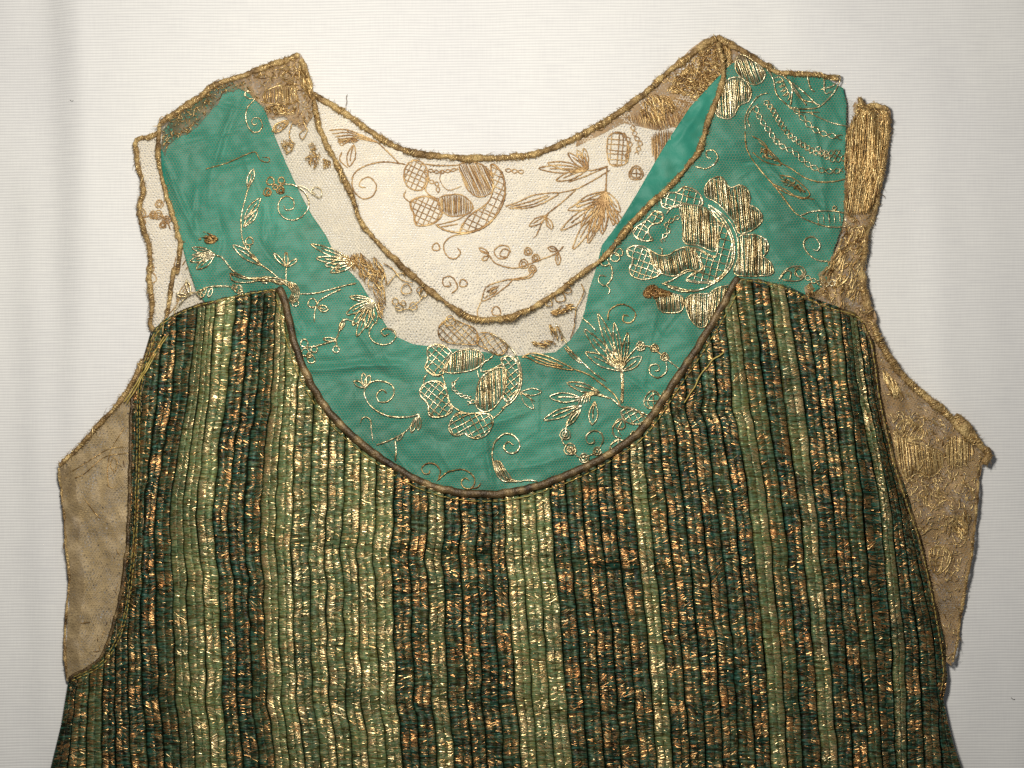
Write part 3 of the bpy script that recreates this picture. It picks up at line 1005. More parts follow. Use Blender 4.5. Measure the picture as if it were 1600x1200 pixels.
# ---- right front: tulips, berries
m = MF(FLOWER)
b0 = G([(545, 640)])[0]
for tip, w_ in zip(G([(362, 430), (430, 352), (512, 398), (578, 448), (648, 568), (368, 545), (470, 525)]), (15, 13, 11, 10, 15, 16, 12)):
    m.leaf(b0, tip, w_)
m.leaf(b0, G([(500, 555)])[0], 12).line(G([(545, 640), (550, 720), (545, 800)]), 0.0006).line(G([(552, 640), (556, 720), (552, 800)]), 0.0004).done()
m = MF(FLOWER)
for base, tip, w_ in (((440, 745), (275, 698), 13), ((350, 775), (188, 768), 15), ((350, 810), (160, 882), 13), ((345, 830), (270, 912), 9), ((415, 790), (400, 908), 14)):
    m.leaf(G([base])[0], G([tip])[0], w_)
for k in range(5):
    m.line(G([(330 + 14 * k, 810 - 4 * k), (345 + 12 * k, 770 - 2 * k), (385 + 8 * k, 745 + 3 * k), (440 + 5 * k, 755 + 3 * k), (490, 775)]))
m.line(G([(490, 770), (545, 815), (600, 825), (690, 862), (740, 850)]), 0.0006).done()
m = MF(SPRIG)
m.line(G([(270, 510), (330, 572), (400, 640), (470, 690)])).line(G([(275, 505), (240, 440), (218, 400)])).line(G([(350, 372), (400, 415), (420, 440)])).leaf(G([(260, 520)])[0], G([(345, 600)])[0], 4, False).done()
MF(LEAF, mat=M_OLDGOLD, tint=0.4, r=0.0004).strokes(G([(180, 340), (280, 300), (340, 310), (290, 350), (200, 370)]), 36, 16, -15, 15).strokes(G([(70, 500), (170, 480), (250, 500), (180, 530)]), 30, 16, 10, 25).strokes(
    G([(180, 400), (240, 400), (260, 490), (210, 500)]), 24, 14, 70, 25).line(G([(345, 200), (360, 240), (340, 290), (320, 330), (310, 420), (290, 480)])).ring(G([(240, 270)])[0], 8).ring(G([(185, 300)])[0], 5).ring(G([(280, 235)])[0], 5).done()
m = MF(BERRY)
m.line(G([(565, 590), (600, 545), (640, 512), (700, 522), (750, 560), (800, 600), (858, 642)]))
for a, rr in (((642, 515), 7), ((712, 525), 6), ((762, 568), 6)):
    m.ring(G([a])[0], rr).ring(G([a])[0], rr * 0.5)
m.line(G([(770, 590), (772, 640), (730, 672), (690, 652), (692, 612), (728, 606), (735, 635), (712, 640)])).done()
m = MF(LEAF)
m.grid(G([(545, 840), (590, 825), (640, 850), (675, 890), (620, 905), (560, 885)]), 60, 8).line(G([(545, 880), (505, 915), (510, 960), (545, 975)])).line(G([(550, 890), (530, 930), (545, 960)]))
m.ring(G([(540, 905)])[0], 8).ring(G([(610, 960)])[0], 6).ring(G([(640, 945)])[0], 5).done()
MF(BERRY).ring(G([(705, 785)])[0], 14, True).ring(G([(715, 790)])[0], 11).ring(G([(775, 760)])[0], 8).line(G([(690, 850), (740, 845), (770, 790)])).done()
m = MF(BERRY)
m.line(G([(300, 850), (275, 905), (265, 955), (250, 990), (280, 1020)]))
for a, rr in (((265, 955), 8), ((290, 1030), 9), ((360, 1075), 7), ((425, 1040), 6), ((300, 1035), 5)):
    m.ring(G([a])[0], rr).ring(G([a])[0], rr * 0.5)
m.line(G([(310, 1050), (340, 1070), (390, 1060), (420, 1045)])).done()
MF(SCROLL).line(G([(425, 1040), (455, 985), (440, 945), (400, 938), (370, 965), (380, 1000), (412, 995), (405, 972)])).done()
MF(BERRY).ring(G([(530, 1025)])[0], 13, True).line(G([(490, 1010), (530, 985), (580, 990), (600, 1010)])).done()
MF(SCROLL, mat=M_OLDGOLD, r=0.0004).line(G([(478, 385), (488, 335), (540, 305), (590, 318), (618, 358), (592, 397), (555, 388), (560, 358), (585, 365)])).done()
MF(SCROLL).line(G([(480, 90), (500, 130), (498, 175), (465, 212), (432, 190), (440, 160), (470, 165)])).line(G([(470, 210), (490, 235), (482, 255)])).ring(G([(515, 70)])[0], 7).ring(G([(465, 95)])[0], 6).ring(G([(535, 45)])[0], 6).done()

# ---- right front: the large flower
m = MF(FLOWER, tint=0.5)
m.satin(K([(755, 170), (800, 110), (880, 85), (930, 130), (960, 180), (1040, 155), (1105, 190), (1130, 260), (1125, 320), (1190, 350), (1235, 430), (1190, 500), (1110, 545), (1035, 555),
           (1000, 470), (930, 380), (850, 300), (760, 250)]), 84, 3.0)
m.satin(K([(1035, 590), (1100, 570), (1180, 570), (1270, 620), (1280, 700), (1240, 755), (1300, 800), (1305, 900), (1010, 900), (1030, 760)]), 88, 3.0)
m.satin(K([(545, 330), (640, 320), (740, 340), (820, 400), (865, 470), (850, 600), (850, 700), (800, 700), (700, 660), (580, 630), (570, 480)]), 87, 3.0)
m.satin(K([(285, 690), (350, 730), (440, 740), (530, 690), (620, 670), (680, 720), (740, 830), (700, 870), (600, 860), (520, 910), (420, 900), (330, 840)]), 80, 3.0)
m.satin(K([(350, 1100), (440, 1060), (570, 1090), (560, 1200), (470, 1220), (380, 1200)]), 85, 3.0)
m.satin(K([(600, 1095), (760, 1060), (800, 1120), (760, 1330), (690, 1330), (620, 1250)]), 90, 3.0)
m.satin(K([(790, 1060), (960, 990), (960, 1100), (880, 1330), (820, 1350), (790, 1250)]), 96, 3.0)
m.done()
m = MF(FLOWER, tint=0.6)
m.grid(K([(105, 690), (160, 660), (250, 670), (290, 700), (320, 800), (390, 880), (330, 925), (220, 940), (140, 900), (130, 830), (165, 780), (115, 740)]), 20, 9)
m.grid(K([(390, 270), (450, 220), (540, 215), (560, 170), (640, 180), (710, 230), (735, 320), (640, 320), (540, 320), (440, 350), (400, 330)]), 15, 10)
m.grid(K([(150, 540), (200, 490), (250, 460), (340, 370), (400, 390), (390, 460), (300, 490), (285, 560), (320, 610), (260, 620), (190, 600)]), 30, 9)
m.grid(K([(640, 680), (730, 700), (850, 740), (870, 480), (930, 500), (985, 640), (970, 800), (900, 900), (800, 960), (600, 940), (690, 870), (740, 830)]), 15, 11)
m.double(K([(790, 330), (870, 400), (940, 500), (985, 620), (990, 740), (960, 840), (880, 930), (780, 990)]), 3.5).line(K([(780, 320), (880, 380), (970, 470), (1020, 580), (1035, 700)])).line(K([(800, 350), (850, 430), (890, 470)]))
m.line(K([(390, 980), (470, 950), (560, 900), (640, 870), (740, 880)])).line(K([(400, 975), (520, 1010), (650, 1035), (780, 1000), (900, 900)]), 0.0006).line(K([(440, 1000), (560, 1040), (700, 1035)]), 0.0006)
m.line(K([(430, 400), (470, 350), (540, 330)])).chain(K([(545, 420), (490, 440), (430, 490), (450, 540), (400, 600), (420, 640)]), 3, 10).line(K([(370, 680), (400, 690), (390, 740)])).done()
MF(LEAF, mat=M_OLDGOLD, tint=0.1, r=0.0004).strokes(K([(225, 1060), (260, 1000), (330, 980), (400, 1020), (500, 1050), (460, 1090), (330, 1100), (250, 1100)]), 190, 11, 0, 60).done()
m = MF(LEAF)
m.line(K([(1370, 950), (1395, 900), (1450, 845), (1540, 830), (1590, 870), (1570, 930), (1500, 955), (1400, 945)])).line(K([(1385, 930), (1430, 870), (1470, 880), (1460, 945)])).line(K([(1500, 850), (1540, 850), (1580, 900), (1540, 920), (1510, 880)])).ring(K([(1535, 885)])[0], 6)
m.chain(D([(380, 290), (450, 320), (520, 330), (590, 300)]), 4, 10).done()
MF(SCROLL).line(D([(520, 205), (460, 202), (410, 175), (373, 120), (385, 80), (430, 72), (462, 110), (450, 147), (425, 140)])).done()

# ---- right strap motif
MF(SCROLL).line(C([(595, 735), (645, 747), (690, 725), (708, 690), (688, 656), (652, 660), (655, 690), (675, 695)])).done()
m = MF(LEAF, tint=0.55)
m.satin(MM([(600, 210), (640, 180), (720, 230), (780, 290), (765, 345), (710, 370), (640, 330), (600, 280)]), 70, 3.0)
m.satin(MM([(520, 360), (600, 320), (660, 350), (695, 410), (680, 470), (620, 500), (580, 570), (520, 580), (480, 560), (470, 470)]), 86, 3.0).done()
m = MF(LEAF, r=0.0004)
m.chain(MM([(720, 500), (740, 560), (800, 650), (870, 740), (960, 790), (1040, 860), (1120, 900), (1200, 910), (1270, 900)]), 4, 12)
m.chain(MM([(780, 470), (830, 530), (870, 600), (930, 680), (1010, 740), (1090, 790), (1140, 800), (1260, 790)]), 4.5, 8)
m.chain(MM([(960, 510), (1010, 570), (1080, 640), (1160, 680), (1270, 700)]), 4, 14)
m.chain(MM([(1100, 760), (1190, 830), (1280, 830)]), 5, 9)
m.line(MM([(660, 650), (655, 580), (690, 500), (740, 440), (800, 420)])).line(MM([(690, 640), (670, 580), (700, 520), (740, 490)])).line(MM([(930, 510), (1000, 540), (1120, 540)])).line(MM([(1050, 540), (1180, 600), (1300, 630)])).done()
m = MF(LEAF, mat=M_OLDGOLD, r=0.0004, tint=0.45)
m.line(MM([(655, 660), (670, 780), (750, 900), (830, 990), (900, 1080), (960, 1160), (1000, 1190)])).line(MM([(700, 690), (770, 730), (840, 830), (940, 890), (1030, 950), (1110, 975), (1200, 975), (1280, 960)]))
m.line(MM([(740, 720), (830, 800), (880, 870), (780, 850), (700, 790)])).line(MM([(870, 935), (950, 950), (1030, 1010), (1060, 1060), (1000, 1080), (900, 1020), (830, 990)])).line(MM([(830, 1000), (950, 1060), (1090, 1085)]))
m.strokes(MM([(860, 940), (960, 955), (1040, 1020), (1040, 1060), (900, 1000)]), 26, 10, 30, 60, r=0.0003).strokes(MM([(720, 730), (800, 770), (860, 850), (760, 830)]), 20, 10, 30, 60, r=0.0003).done()
m = MF(LEAF)
m.line(MM([(1000, 1190), (1080, 1160), (1220, 1160), (1310, 1185), (1340, 1210), (1300, 1250), (1210, 1260), (1110, 1240), (1000, 1195)]))
for k in range(6):
    m.line(MM([(1110 + 34 * k, 1175), (1115 + 34 * k, 1235)]), 0.0003)
m.ring(MM([(1215, 1140)])[0], 3).done()
m = MF(LEAF)
m.line(MM([(790, 265), (830, 330), (850, 420), (900, 480), (960, 515), (1060, 520), (1130, 500), (1210, 420), (1250, 340), (1235, 310), (1150, 310), (1040, 290), (900, 290)]))
m.line(MM([(800, 250), (840, 260), (850, 300), (890, 310), (930, 350), (960, 400), (1010, 460), (1080, 480), (1130, 500)]))
for k in range(5):
    m.line(MM([(835 + 14 * k, 330 + 28 * k), (870 + 14 * k, 320 + 24 * k), (895 + 10 * k, 345 + 26 * k), (860 + 14 * k, 360 + 28 * k)]), 0.00034)
m.line(MM([(930, 330), (950, 400), (940, 500)])).line(MM([(930, 340), (1000, 440), (1040, 500)])).line(MM([(940, 350), (1040, 430), (1110, 500)])).line(MM([(1045, 280), (1050, 340), (1070, 400), (1095, 410)]))
m.line(MM([(1150, 330), (1155, 420), (1200, 410)])).line(MM([(1130, 400), (1200, 380), (1230, 350)]))
m.strokes(MM([(1050, 300), (1150, 300), (1240, 320), (1240, 345), (1140, 335)]), 26, 10, 5, 40, r=0.0003).done()

# ---- shoulder lace, crusted with gold thread
m = Motif("gold_threadwork", sh_r, M_OLDGOLD, z_shoulder, r=0.00046, lift=0.0004, tint=0.55)
top = C([(1385, 490), (1440, 430), (1560, 455), (1550, 640), (1520, 850), (1490, 970), (1380, 980), (1340, 900), (1365, 840), (1340, 760), (1345, 620)])
m.satin(C([(1385, 490), (1470, 450), (1555, 470), (1545, 640), (1500, 780), (1400, 760), (1350, 700), (1350, 580)]), 95, 2.8, 0.0012, False)
m.satin(C([(1345, 780), (1420, 760), (1500, 790), (1515, 860), (1480, 960), (1400, 980), (1350, 970), (1338, 900), (1370, 860)]), 98, 2.8, 0.0012, False)
m.strokes(top, 260, 34, 97, 14)
m.strokes(np.array(SHOULDER_R), 420, 10, 97, 60, r=0.00028)
m.strokes(C([(1415, 385), (1450, 430), (1570, 450), (1565, 500), (1440, 480), (1390, 480)]), 70, 14, 60, 50)
m.strokes(D([(600, 0), (740, 0), (705, 200), (720, 380), (650, 440), (560, 400), (480, 280), (540, 190)]), 130, 22, 118, 25)
m.chain(D([(480, 330), (540, 320), (620, 350), (650, 400)]), 4, 10).chain(D([(400, 330), (470, 370), (560, 400)]), 5, 12).done()
m = Motif("gold_threadwork", sh_l, M_OLDGOLD, lambda x, y: z_shoulder(x, y) + 0.001, r=0.00046, lift=0.0004, tint=0.5)
m.satin(LL([(270, 480), (310, 430), (420, 395), (520, 420), (560, 500), (500, 545), (380, 545), (290, 530)]), 88, 3.0)
m.line(LL([(250, 525), (380, 548), (500, 545), (570, 510)])).strokes(LL([(140, 290), (330, 240), (580, 140), (610, 180), (640, 330), (680, 400), (640, 520), (560, 440), (430, 380), (290, 400), (210, 380)]), 75, 14, -35, 50, r=0.00034)
m.strokes(LL([(560, 180), (610, 170), (680, 400), (690, 520), (630, 480), (550, 300)]), 60, 26, 62, 16)
m.line(LL([(450, 335), (520, 370), (570, 430)])).line(LL([(430, 340), (490, 375), (550, 430)]))
m.strokes(LL([(280, 560), (420, 550), (560, 560), (540, 640), (380, 650), (300, 620)]), 60, 14, 10, 60, r=0.0004).done()
m = Motif(LEAF, front_lace, M_OLDGOLD, z_front, r=0.00038, tint=0.5)
m.grid(LL([(350, 770), (370, 720), (440, 690), (480, 690), (450, 740), (380, 785)]), 30, 5).line(LL([(550, 640), (510, 720), (490, 790), (505, 850), (545, 880)])).line(LL([(560, 520), (570, 600), (550, 640)]))
m.line(LL([(600, 640), (620, 720), (640, 770), (600, 840), (575, 800), (610, 760)])).line(LL([(430, 900), (470, 880), (540, 890)])).strokes(LL([(400, 830), (500, 840), (550, 900), (470, 980), (430, 930)]), 50, 9, 60, 90, r=0.00024)
m.strokes(LL([(610, 1010), (660, 960), (640, 880), (700, 850), (750, 960), (740, 1060), (690, 1090)]), 90, 9, 40, 90, r=0.00024).strokes(LL([(760, 990), (840, 1020), (840, 1090), (770, 1090)]), 40, 8, 40, 90, r=0.00024).done()
m = Motif("gold_threadwork", strap_r, M_OLDGOLD, lambda x, y: z_back(x, y) + 0.0004, r=0.00030, lift=0.0005, tint=0.4)
m.strokes(MM([(420, 100), (500, 70), (560, 140), (580, 280), (520, 330), (430, 420), (370, 480), (260, 440), (160, 420), (200, 340), (300, 240)]), 620, 12, -40, 60)
m.strokes(MM([(500, 80), (570, 130), (590, 300), (560, 380), (520, 350), (530, 180)]), 70, 24, 80, 14)
m.strokes(MM([(0, 480), (60, 420), (180, 440), (240, 520), (130, 640), (0, 600)]), 150, 20, 62, 14)
m.chain(MM([(130, 340), (200, 330), (300, 290), (400, 320), (470, 290)]), 5, 11).chain(MM([(240, 370), (330, 380), (430, 350)]), 5, 12).done()
# net bars in the strap window
MBk(LEAF).grid(C([(395, 400), (440, 385), (540, 410), (600, 445), (560, 500), (500, 540), (470, 500), (510, 470), (440, 440)]), 30, 7).done()
Motif("gold_threadwork", side_r, M_OLDGOLD, z_side, r=0.00042, lift=0.0006, tint=0.72).strokes(np.array(SIDE_R), 320, 8, 70, 70, r=0.00026).satin(HH([(790, 170), (900, 200), (1000, 230), (1080, 270), (1085, 360), (1020, 420), (930, 400), (860, 440), (820, 330)]), 84, 2.8).satin(
    HH([(1100, 260), (1150, 170), (1240, 180), (1290, 260), (1250, 340), (1170, 375), (1110, 330)]), 88, 3.0, outline=False).grid(HH([(860, 60), (960, 110), (960, 180), (880, 170), (800, 110)]), 30, 7).line(
    HH([(780, 130), (860, 190), (960, 215)])).line(HH([(780, 145), (860, 205), (950, 230)])).grid(HH([(1010, 880), (1080, 855), (1135, 900), (1130, 970), (1060, 1030), (1020, 990)]), 10, 9).strokes(
    HH([(760, 20), (900, 0), (1080, 60), (1300, 220), (1370, 280), (1330, 350), (1290, 560), (1260, 760), (1220, 880), (1190, 1080), (1060, 1080), (960, 800), (850, 480)]), 420, 10, 60, 70, r=0.00032).strokes(
    HH([(1130, 680), (1240, 620), (1270, 700), (1240, 830), (1180, 790)]), 60, 20, 50, 25).strokes(D([(790, 770), (900, 880), (930, 960), (860, 970), (820, 870)]), 60, 24, 66, 12).chain(
    HH([(1040, 430), (1070, 520), (1100, 570), (1010, 600), (960, 520)]), 3, 8).line(HH([(850, 420), (900, 470), (870, 500)])).ring(HH([(1262, 540)])[0], 7).ring(HH([(1090, 745)])[0], 5).ring(HH([(970, 530)])[0], 6).done()
Motif("gold_threadwork", side_l, M_OLDGOLD, z_side, r=0.00030, lift=0.0006, tint=0.4).line(I_([(350, 260), (345, 180), (360, 80), (400, 10), (430, -40)])).line(I_([(340, 250), (375, 265), (400, 240)])).line(
    I_([(380, 190), (360, 150), (375, 110), (395, 140), (380, 190)])).line(I_([(430, 60), (350, 70), (250, 130), (130, 205)])).line(I_([(450, 90), (330, 110), (210, 205), (100, 215)]), 0.0003).line(I_([(220, 305), (260, 360), (310, 420)])).line(
    I_([(210, 940), (260, 935)])).strokes(I_([(140, 150), (440, 60), (430, 500), (400, 800), (330, 1080), (150, 1150), (150, 900), (180, 600)]), 3, 12, 60, 50, r=0.0002).strokes(
    I_([(380, 540), (420, 520), (400, 900), (330, 1080), (160, 1170), (260, 1060), (360, 900)]), 14, 12, 75, 30, r=0.00022).done()

m = Motif('gold_threadwork', sh_l, M_OLDGOLD, lambda x, y: z_shoulder(x, y) + 0.001, r=0.00028, lift=0.0004, tint=0.45)
m.strokes(np.array(SHOULDER_L), 90, 9, -30, 70).done()

Motif("gold_threadwork", edge_net_l, M_OLDGOLD, lambda x, y: z_front(x, y) + 0.0010, r=0.00026, lift=0.0004, tint=0.4).strokes(np.array(EDGE_NET_L), 130, 9, -35, 60).ring(A([(620, 440)])[0], 5).ring(A([(690, 410)])[0], 5).ring(A([(900, 262)])[0], 7).ring(A([(960, 250)])[0], 5).done()
m = Motif(BERRY, back_shoulder, M_COPPER, z_back, r=0.00042, lift=0.0006)
for a_, r_ in (((605, 860), 6), ((600, 915), 7), ((640, 940), 6), ((622, 965), 5), ((575, 915), 6), ((515, 905), 7), ((520, 950), 5)):
    m.ring(A([a_])[0], r_).ring(A([a_])[0], r_ * 0.55)
m.line(A([(520, 930), (560, 918), (600, 915), (640, 940), (660, 990)])).done()
m = Motif(SPRIG, back_shoulder, M_COPPER, z_back, r=0.00038, lift=0.0006)
m.line(E([(690, 0), (670, 90), (655, 150), (660, 220)])).line(E([(720, 50), (740, 20), (760, 40), (735, 70)])).leaf(E([(690, 230)])[0], E([(750, 130)])[0], 8).line(E([(640, 300), (680, 260), (720, 200), (780, 180)])).ring(E([(565, 110)])[0], 8).ring(E([(560, 60)])[0], 6).done()

# ---- back lace motifs (duller copper thread)
m = MBk(FLOWER)
m.grid(B([(600, 655), (640, 640), (685, 665), (700, 735), (665, 790), (600, 775), (578, 715)]), 25, 8).grid(B([(608, 850), (680, 820), (740, 838), (770, 900), (725, 955), (640, 965), (628, 910)]), 25, 8)
m.satin(B([(755, 830), (800, 815), (870, 815), (925, 868), (900, 908), (810, 920), (755, 880)]), 88, 2.7, 0.0004).satin(B([(858, 660), (950, 655), (1010, 700), (1025, 790), (960, 825), (900, 790), (870, 720)]), 65, 2.7, 0.0004)
m.grid(B([(1015, 660), (1060, 690), (1085, 770), (1072, 860), (1030, 930), (950, 985), (860, 1000), (905, 920), (1000, 850), (1025, 770)]), 25, 9)
m.line(B([(735, 962), (800, 995), (910, 1002), (1000, 962), (1062, 882), (1085, 800), (1072, 710), (1025, 660)]), 0.0006).line(B([(740, 965), (840, 940), (900, 905)])).line(B([(760, 975), (850, 960)]))
m.line(B([(700, 745), (688, 790), (715, 818), (758, 835)])).line(B([(685, 660), (760, 668), (860, 664)])).line(B([(770, 690), (760, 740), (800, 790), (870, 770)]), 0.0003).line(B([(590, 790), (580, 820), (606, 850)]))
m.chain(B([(690, 690), (700, 740), (745, 760), (750, 805)]), 3, 9).chain(B([(700, 690), (760, 700), (850, 685)]), 2.5, 9).chain(B([(1085, 690), (1180, 700)]), 3, 10).done()
MBk(SCROLL).line(B([(590, 662), (480, 650), (380, 672), (325, 720), (328, 790), (370, 832), (420, 822), (442, 770), (410, 728), (370, 738), (358, 770), (392, 778)])).done()
MBk(SCROLL).line(B([(910, 1005), (825, 1020), (780, 1060), (790, 1112), (830, 1135), (862, 1105), (845, 1078)])).ring(B([(740, 1075)])[0], 6).done()
m = MBk(SCROLL)
m.line(B([(1100, 1130), (1060, 1118), (1075, 1085), (1105, 1095), (1090, 1130), (1050, 1130), (1030, 1095), (1060, 1068), (1100, 1072), (1115, 1105)])).line(B([(960, 1090), (1000, 1110), (1030, 1150), (1080, 1172), (1150, 1178), (1250, 1142), (1330, 1112), (1380, 1070)]))
m.leaf(B([(1005, 1110)])[0], B([(955, 1080)])[0], 6, False).leaf(B([(1005, 1120)])[0], B([(970, 1140)])[0], 6, False).leaf(B([(1350, 1090)])[0], B([(1300, 1080)])[0], 8).leaf(B([(1350, 1100)])[0], B([(1350, 1165)])[0], 8).done()
m = MBk(BERRY)
for a, rr in (((1200, 1098), 6), ((1238, 1130), 6), ((1178, 1160), 7), ((1222, 1185), 6)):
    m.ring(B([a])[0], rr).ring(B([a])[0], rr * .5)
m.line(B([(1222, 1185), (1200, 1220), (1100, 1240)])).done()
m = MBk(LEAF)
m.line(B([(1085, 872), (1150, 850), (1230, 815), (1350, 805), (1290, 848), (1200, 880), (1100, 880)])).line(B([(1110, 872), (1200, 850), (1300, 815)])).line(B([(1130, 878), (1220, 862), (1310, 820)])).line(B([(1350, 805), (1440, 785), (1520, 745), (1610, 690)])).line(
    B([(1440, 790), (1360, 860), (1290, 920), (1240, 1020)])).leaf(B([(1300, 915)])[0], B([(1205, 970)])[0], 10).leaf(B([(1290, 925)])[0], B([(1320, 985)])[0], 9).line(B([(1240, 1020), (1225, 1030)])).done()
m = MBk(FLOWER)
for tip, w_ in zip(B([(1255, 682), (1300, 655), (1400, 605), (1445, 590), (1340, 742), (1480, 580)]), (12, 12, 10, 9, 12, 9)):
    m.leaf(B([(1495, 690)])[0], tip, w_)
m.line(B([(1480, 690), (1530, 690), (1600, 670)])).done()
m = MBk(FLOWER)
for tip, w_ in zip(B([(1400, 890), (1365, 990), (1425, 1085), (1500, 1055), (1570, 1010), (1650, 960), (1700, 1010)]), (13, 14, 15, 13, 12, 12, 10)):
    m.leaf(B([(1585, 835)])[0], tip, w_)
m.line(B([(1595, 690), (1590, 760), (1585, 835)])).line(C([(160, 735), (60, 780), (-40, 815)])).done()
m = MBk(FLOWER)
for tip, w_ in zip(C([(0, 930), (25, 1035), (60, 1105), (100, 1065), (220, 965), (140, 1060), (190, 1030)]), (12, 13, 13, 11, 11, 11, 10)):
    m.leaf(C([(150, 860)])[0], tip, w_)
m.line(C([(155, 735), (152, 800), (150, 860)])).done()
m = MBk(LEAF)
for k in range(4):
    m.line(B([(205 + 14 * k, 492 + 16 * k), (290 + 8 * k, 488 + 14 * k), (380, 520 + 6 * k), (450, 552)]))
m.line(B([(450, 552), (500, 600), (560, 660)])).leaf(B([(330, 560)])[0], B([(305, 672)])[0], 13).line(B([(270, 600), (260, 640), (300, 680)])).strokes(B([(240, 530), (300, 520), (380, 530), (330, 560), (260, 580)]), 30, 16, 15, 20).done()
m = MBk(FLOWER)
m.grid(C([(160, 590), (230, 568), (262, 640), (250, 720), (168, 722)]), 5, 8).satin(C([(375, 590), (420, 560), (482, 560), (465, 640), (420, 740), (385, 690)]), 86, 2.7, .0004, False).satin(C([(245, 485), (400, 460), (510, 470), (540, 510), (420, 555), (290, 520)]), 75, 2.7, .0004, False)
m.chain(C([(280, 530), (300, 590), (320, 620), (300, 680)]), 3.5, 9).chain(C([(230, 570), (270, 620), (250, 700)]), 3, 9).ring(C([(300, 770)])[0], 11, True).ring(C([(300, 770)])[0], 8).line(C([(0, 760), (60, 745), (40, 690), (0, 670)])).done()
MBk(SCROLL).line(FF([(880, 252), (912, 220), (885, 170), (842, 172), (842, 212), (878, 212), (868, 190)])).ring(FF([(940, 200)])[0], 6).done()
m = MBk(LEAF)
m.line(FF([(1030, 290), (1055, 220), (1130, 190), (1185, 183), (1125, 240), (1060, 282), (1030, 290)])).strokes(FF([(1040, 280), (1065, 225), (1140, 195), (1110, 245)]), 24, 14, -40, 12, r=0.0003).line(FF([(1180, 185), (1270, 172), (1305, 130)])).line(
    FF([(1030, 290), (1012, 335), (1012, 375)])).ring(FF([(1105, 340)])[0], 7).done()

# ------------------------------------------------------------------ cords on the edges
def cord(name, pts, zf, r, mat=M_CORD, lift=None, twist=(2, 95, 0.09), wraps=0, fuzz=0, label=None, rvar=0.22, wrapmat=M_OLDGOLD, sides=12, rough=0.13):
    q = smooth_line(pts, 2.0)
    q = q + np.stack([noise(q[:, 0], q[:, 1], 34, 60), noise(q[:, 0], q[:, 1], 29, 61)], 1) * 0.9
    lift = r * 0.8 if lift is None else lift
    z = zf(q[:, 0], q[:, 1]) + lift
    P3 = PN(q[:, 0], q[:, 1], z)
    rr = r * (1 + rvar * noise(q[:, 0], q[:, 1], 45, 62) + rough * rng.uniform(-1, 1, len(q)))
    mb = MB()
    tube(mb, P3, rr, sides, np.clip(0.5 + 0.3 * noise(q[:, 0], q[:, 1], 30, 63), 0, 1), twist=twist, flat=0.62)
    o = mb.build(name, mat, dress)
    if label:
        o["label"] = label
    t = np.gradient(P3, axis=0)
    t /= np.linalg.norm(t, axis=1)[:, None]
    b = np.cross(t, [0, 0, 1.0])
    if wraps:
        wn = noise(q[:, 0], q[:, 1], 60, 64)
        mb = MB()
        for _ in range(int(len(q) * wraps * 2)):
            k = rng.integers(2, len(q) - 2)
            th0 = rng.uniform(0.1, 1.6)
            th = np.linspace(th0, th0 + rng.uniform(0.7, 1.5), 5)
            slack = rng.random() < 0.3
            run = rng.normal(0, 0.0030 if slack else 0.0012)
            if slack:
                th = np.linspace(-0.4 + rng.uniform(0, 1.2), rng.uniform(1.6, 3.4), 5)
            c = P3[k] + t[k] * np.linspace(0, run, 5)[:, None]
            pp = c + (rr[k] * (rng.uniform(1.0, 1.45) if slack else 1.0) + 0.00025) * (np.cos(th)[:, None] * b[k] + 0.78 * np.sin(th)[:, None] * np.array([0, 0, 1.0]))
            if wn[k] < rng.uniform(-0.6, 0.7):
                continue
            tube(mb, pp, 0.00026 * rng.uniform(0.7, 1.4), 4, rng.uniform(0.3, 0.95))
        stuff(mb.build("metal_wrapping", wrapmat, o))
    if fuzz:
        mb = MB()
        for _ in range(int(len(q) * fuzz)):
            k = rng.integers(1, len(q) - 1)
            s = rng.choice([-1, 1])
            p0 = P3[k] + b[k] * s * rr[k] * 0.8
            d = b[k] * s * rng.uniform(0.5, 1) + t[k] * rng.normal(0, 0.7) + np.array([0, 0, rng.uniform(-0.1, 0.3)])
            ll = rng.uniform(0.0006, 0.0026)
            tt = np.linspace(0, 1, 4)[:, None]
            curl = t[k] * rng.normal(0, 0.6)
            tube(mb, p0 + (d * tt + curl * tt ** 2) * ll, 0.00013, 3, rng.uniform(0.2, 0.8))
        stuff(mb.build("loose_fibre", M_CORD, o))
    return o


zb = lambda x, y: z_back(x, y) + 0.0002
zfr = lambda x, y: z_front(x, y) + 0.0002
cord("back_neck_cord", BACK_NECK, zb, 0.0020, wraps=0.8, fuzz=1.1, label="brown twisted cord edging the back neckline")
cord("front_neck_cord", FRONT_NECK, zfr, 0.0016, wraps=0.9, fuzz=0.7, rvar=0.34, label="gold wrapped cord edging the low front neckline")
cord("armhole_cord", A([(482, 545), (500, 680), (525, 780), (505, 880), (525, 980), (555, 1080), (560, 1150)]) + E([(560, 60), (555, 130), (570, 250), (560, 340), (590, 400), (560, 470),
     (520, 530), (480, 610), (420, 710), (350, 790), (270, 880), (190, 970), (100, 1050)]), z_side, 0.0015, wraps=0.6, fuzz=1.6, label="brown cord edging the back of the left armhole")
cord("armhole_cord", A([(610, 450), (600, 540), (600, 640), (620, 740), (650, 850), (690, 980), (710, 1080), (690, 1200)]) + E([(680, 60), (665, 150), (655, 220), (640, 300), (620, 390)]), lambda x, y: z_front(x, y) * 0.7, 0.0014,
     wraps=0.4, fuzz=0.3, label="thin brown cord edging the front of the left armhole")
cord("shoulder_cord", A([(610, 450), (660, 420), (720, 380), (800, 330), (870, 270), (960, 235), (1040, 210), (1150, 170), (1240, 140), (1305, 112)]), zfr, 0.0017, wraps=0.9, fuzz=0.5)
cord("shoulder_cord", A([(482, 545), (510, 530), (570, 520), (610, 500)]), zb, 0.0018, wraps=0.4, fuzz=0.3)
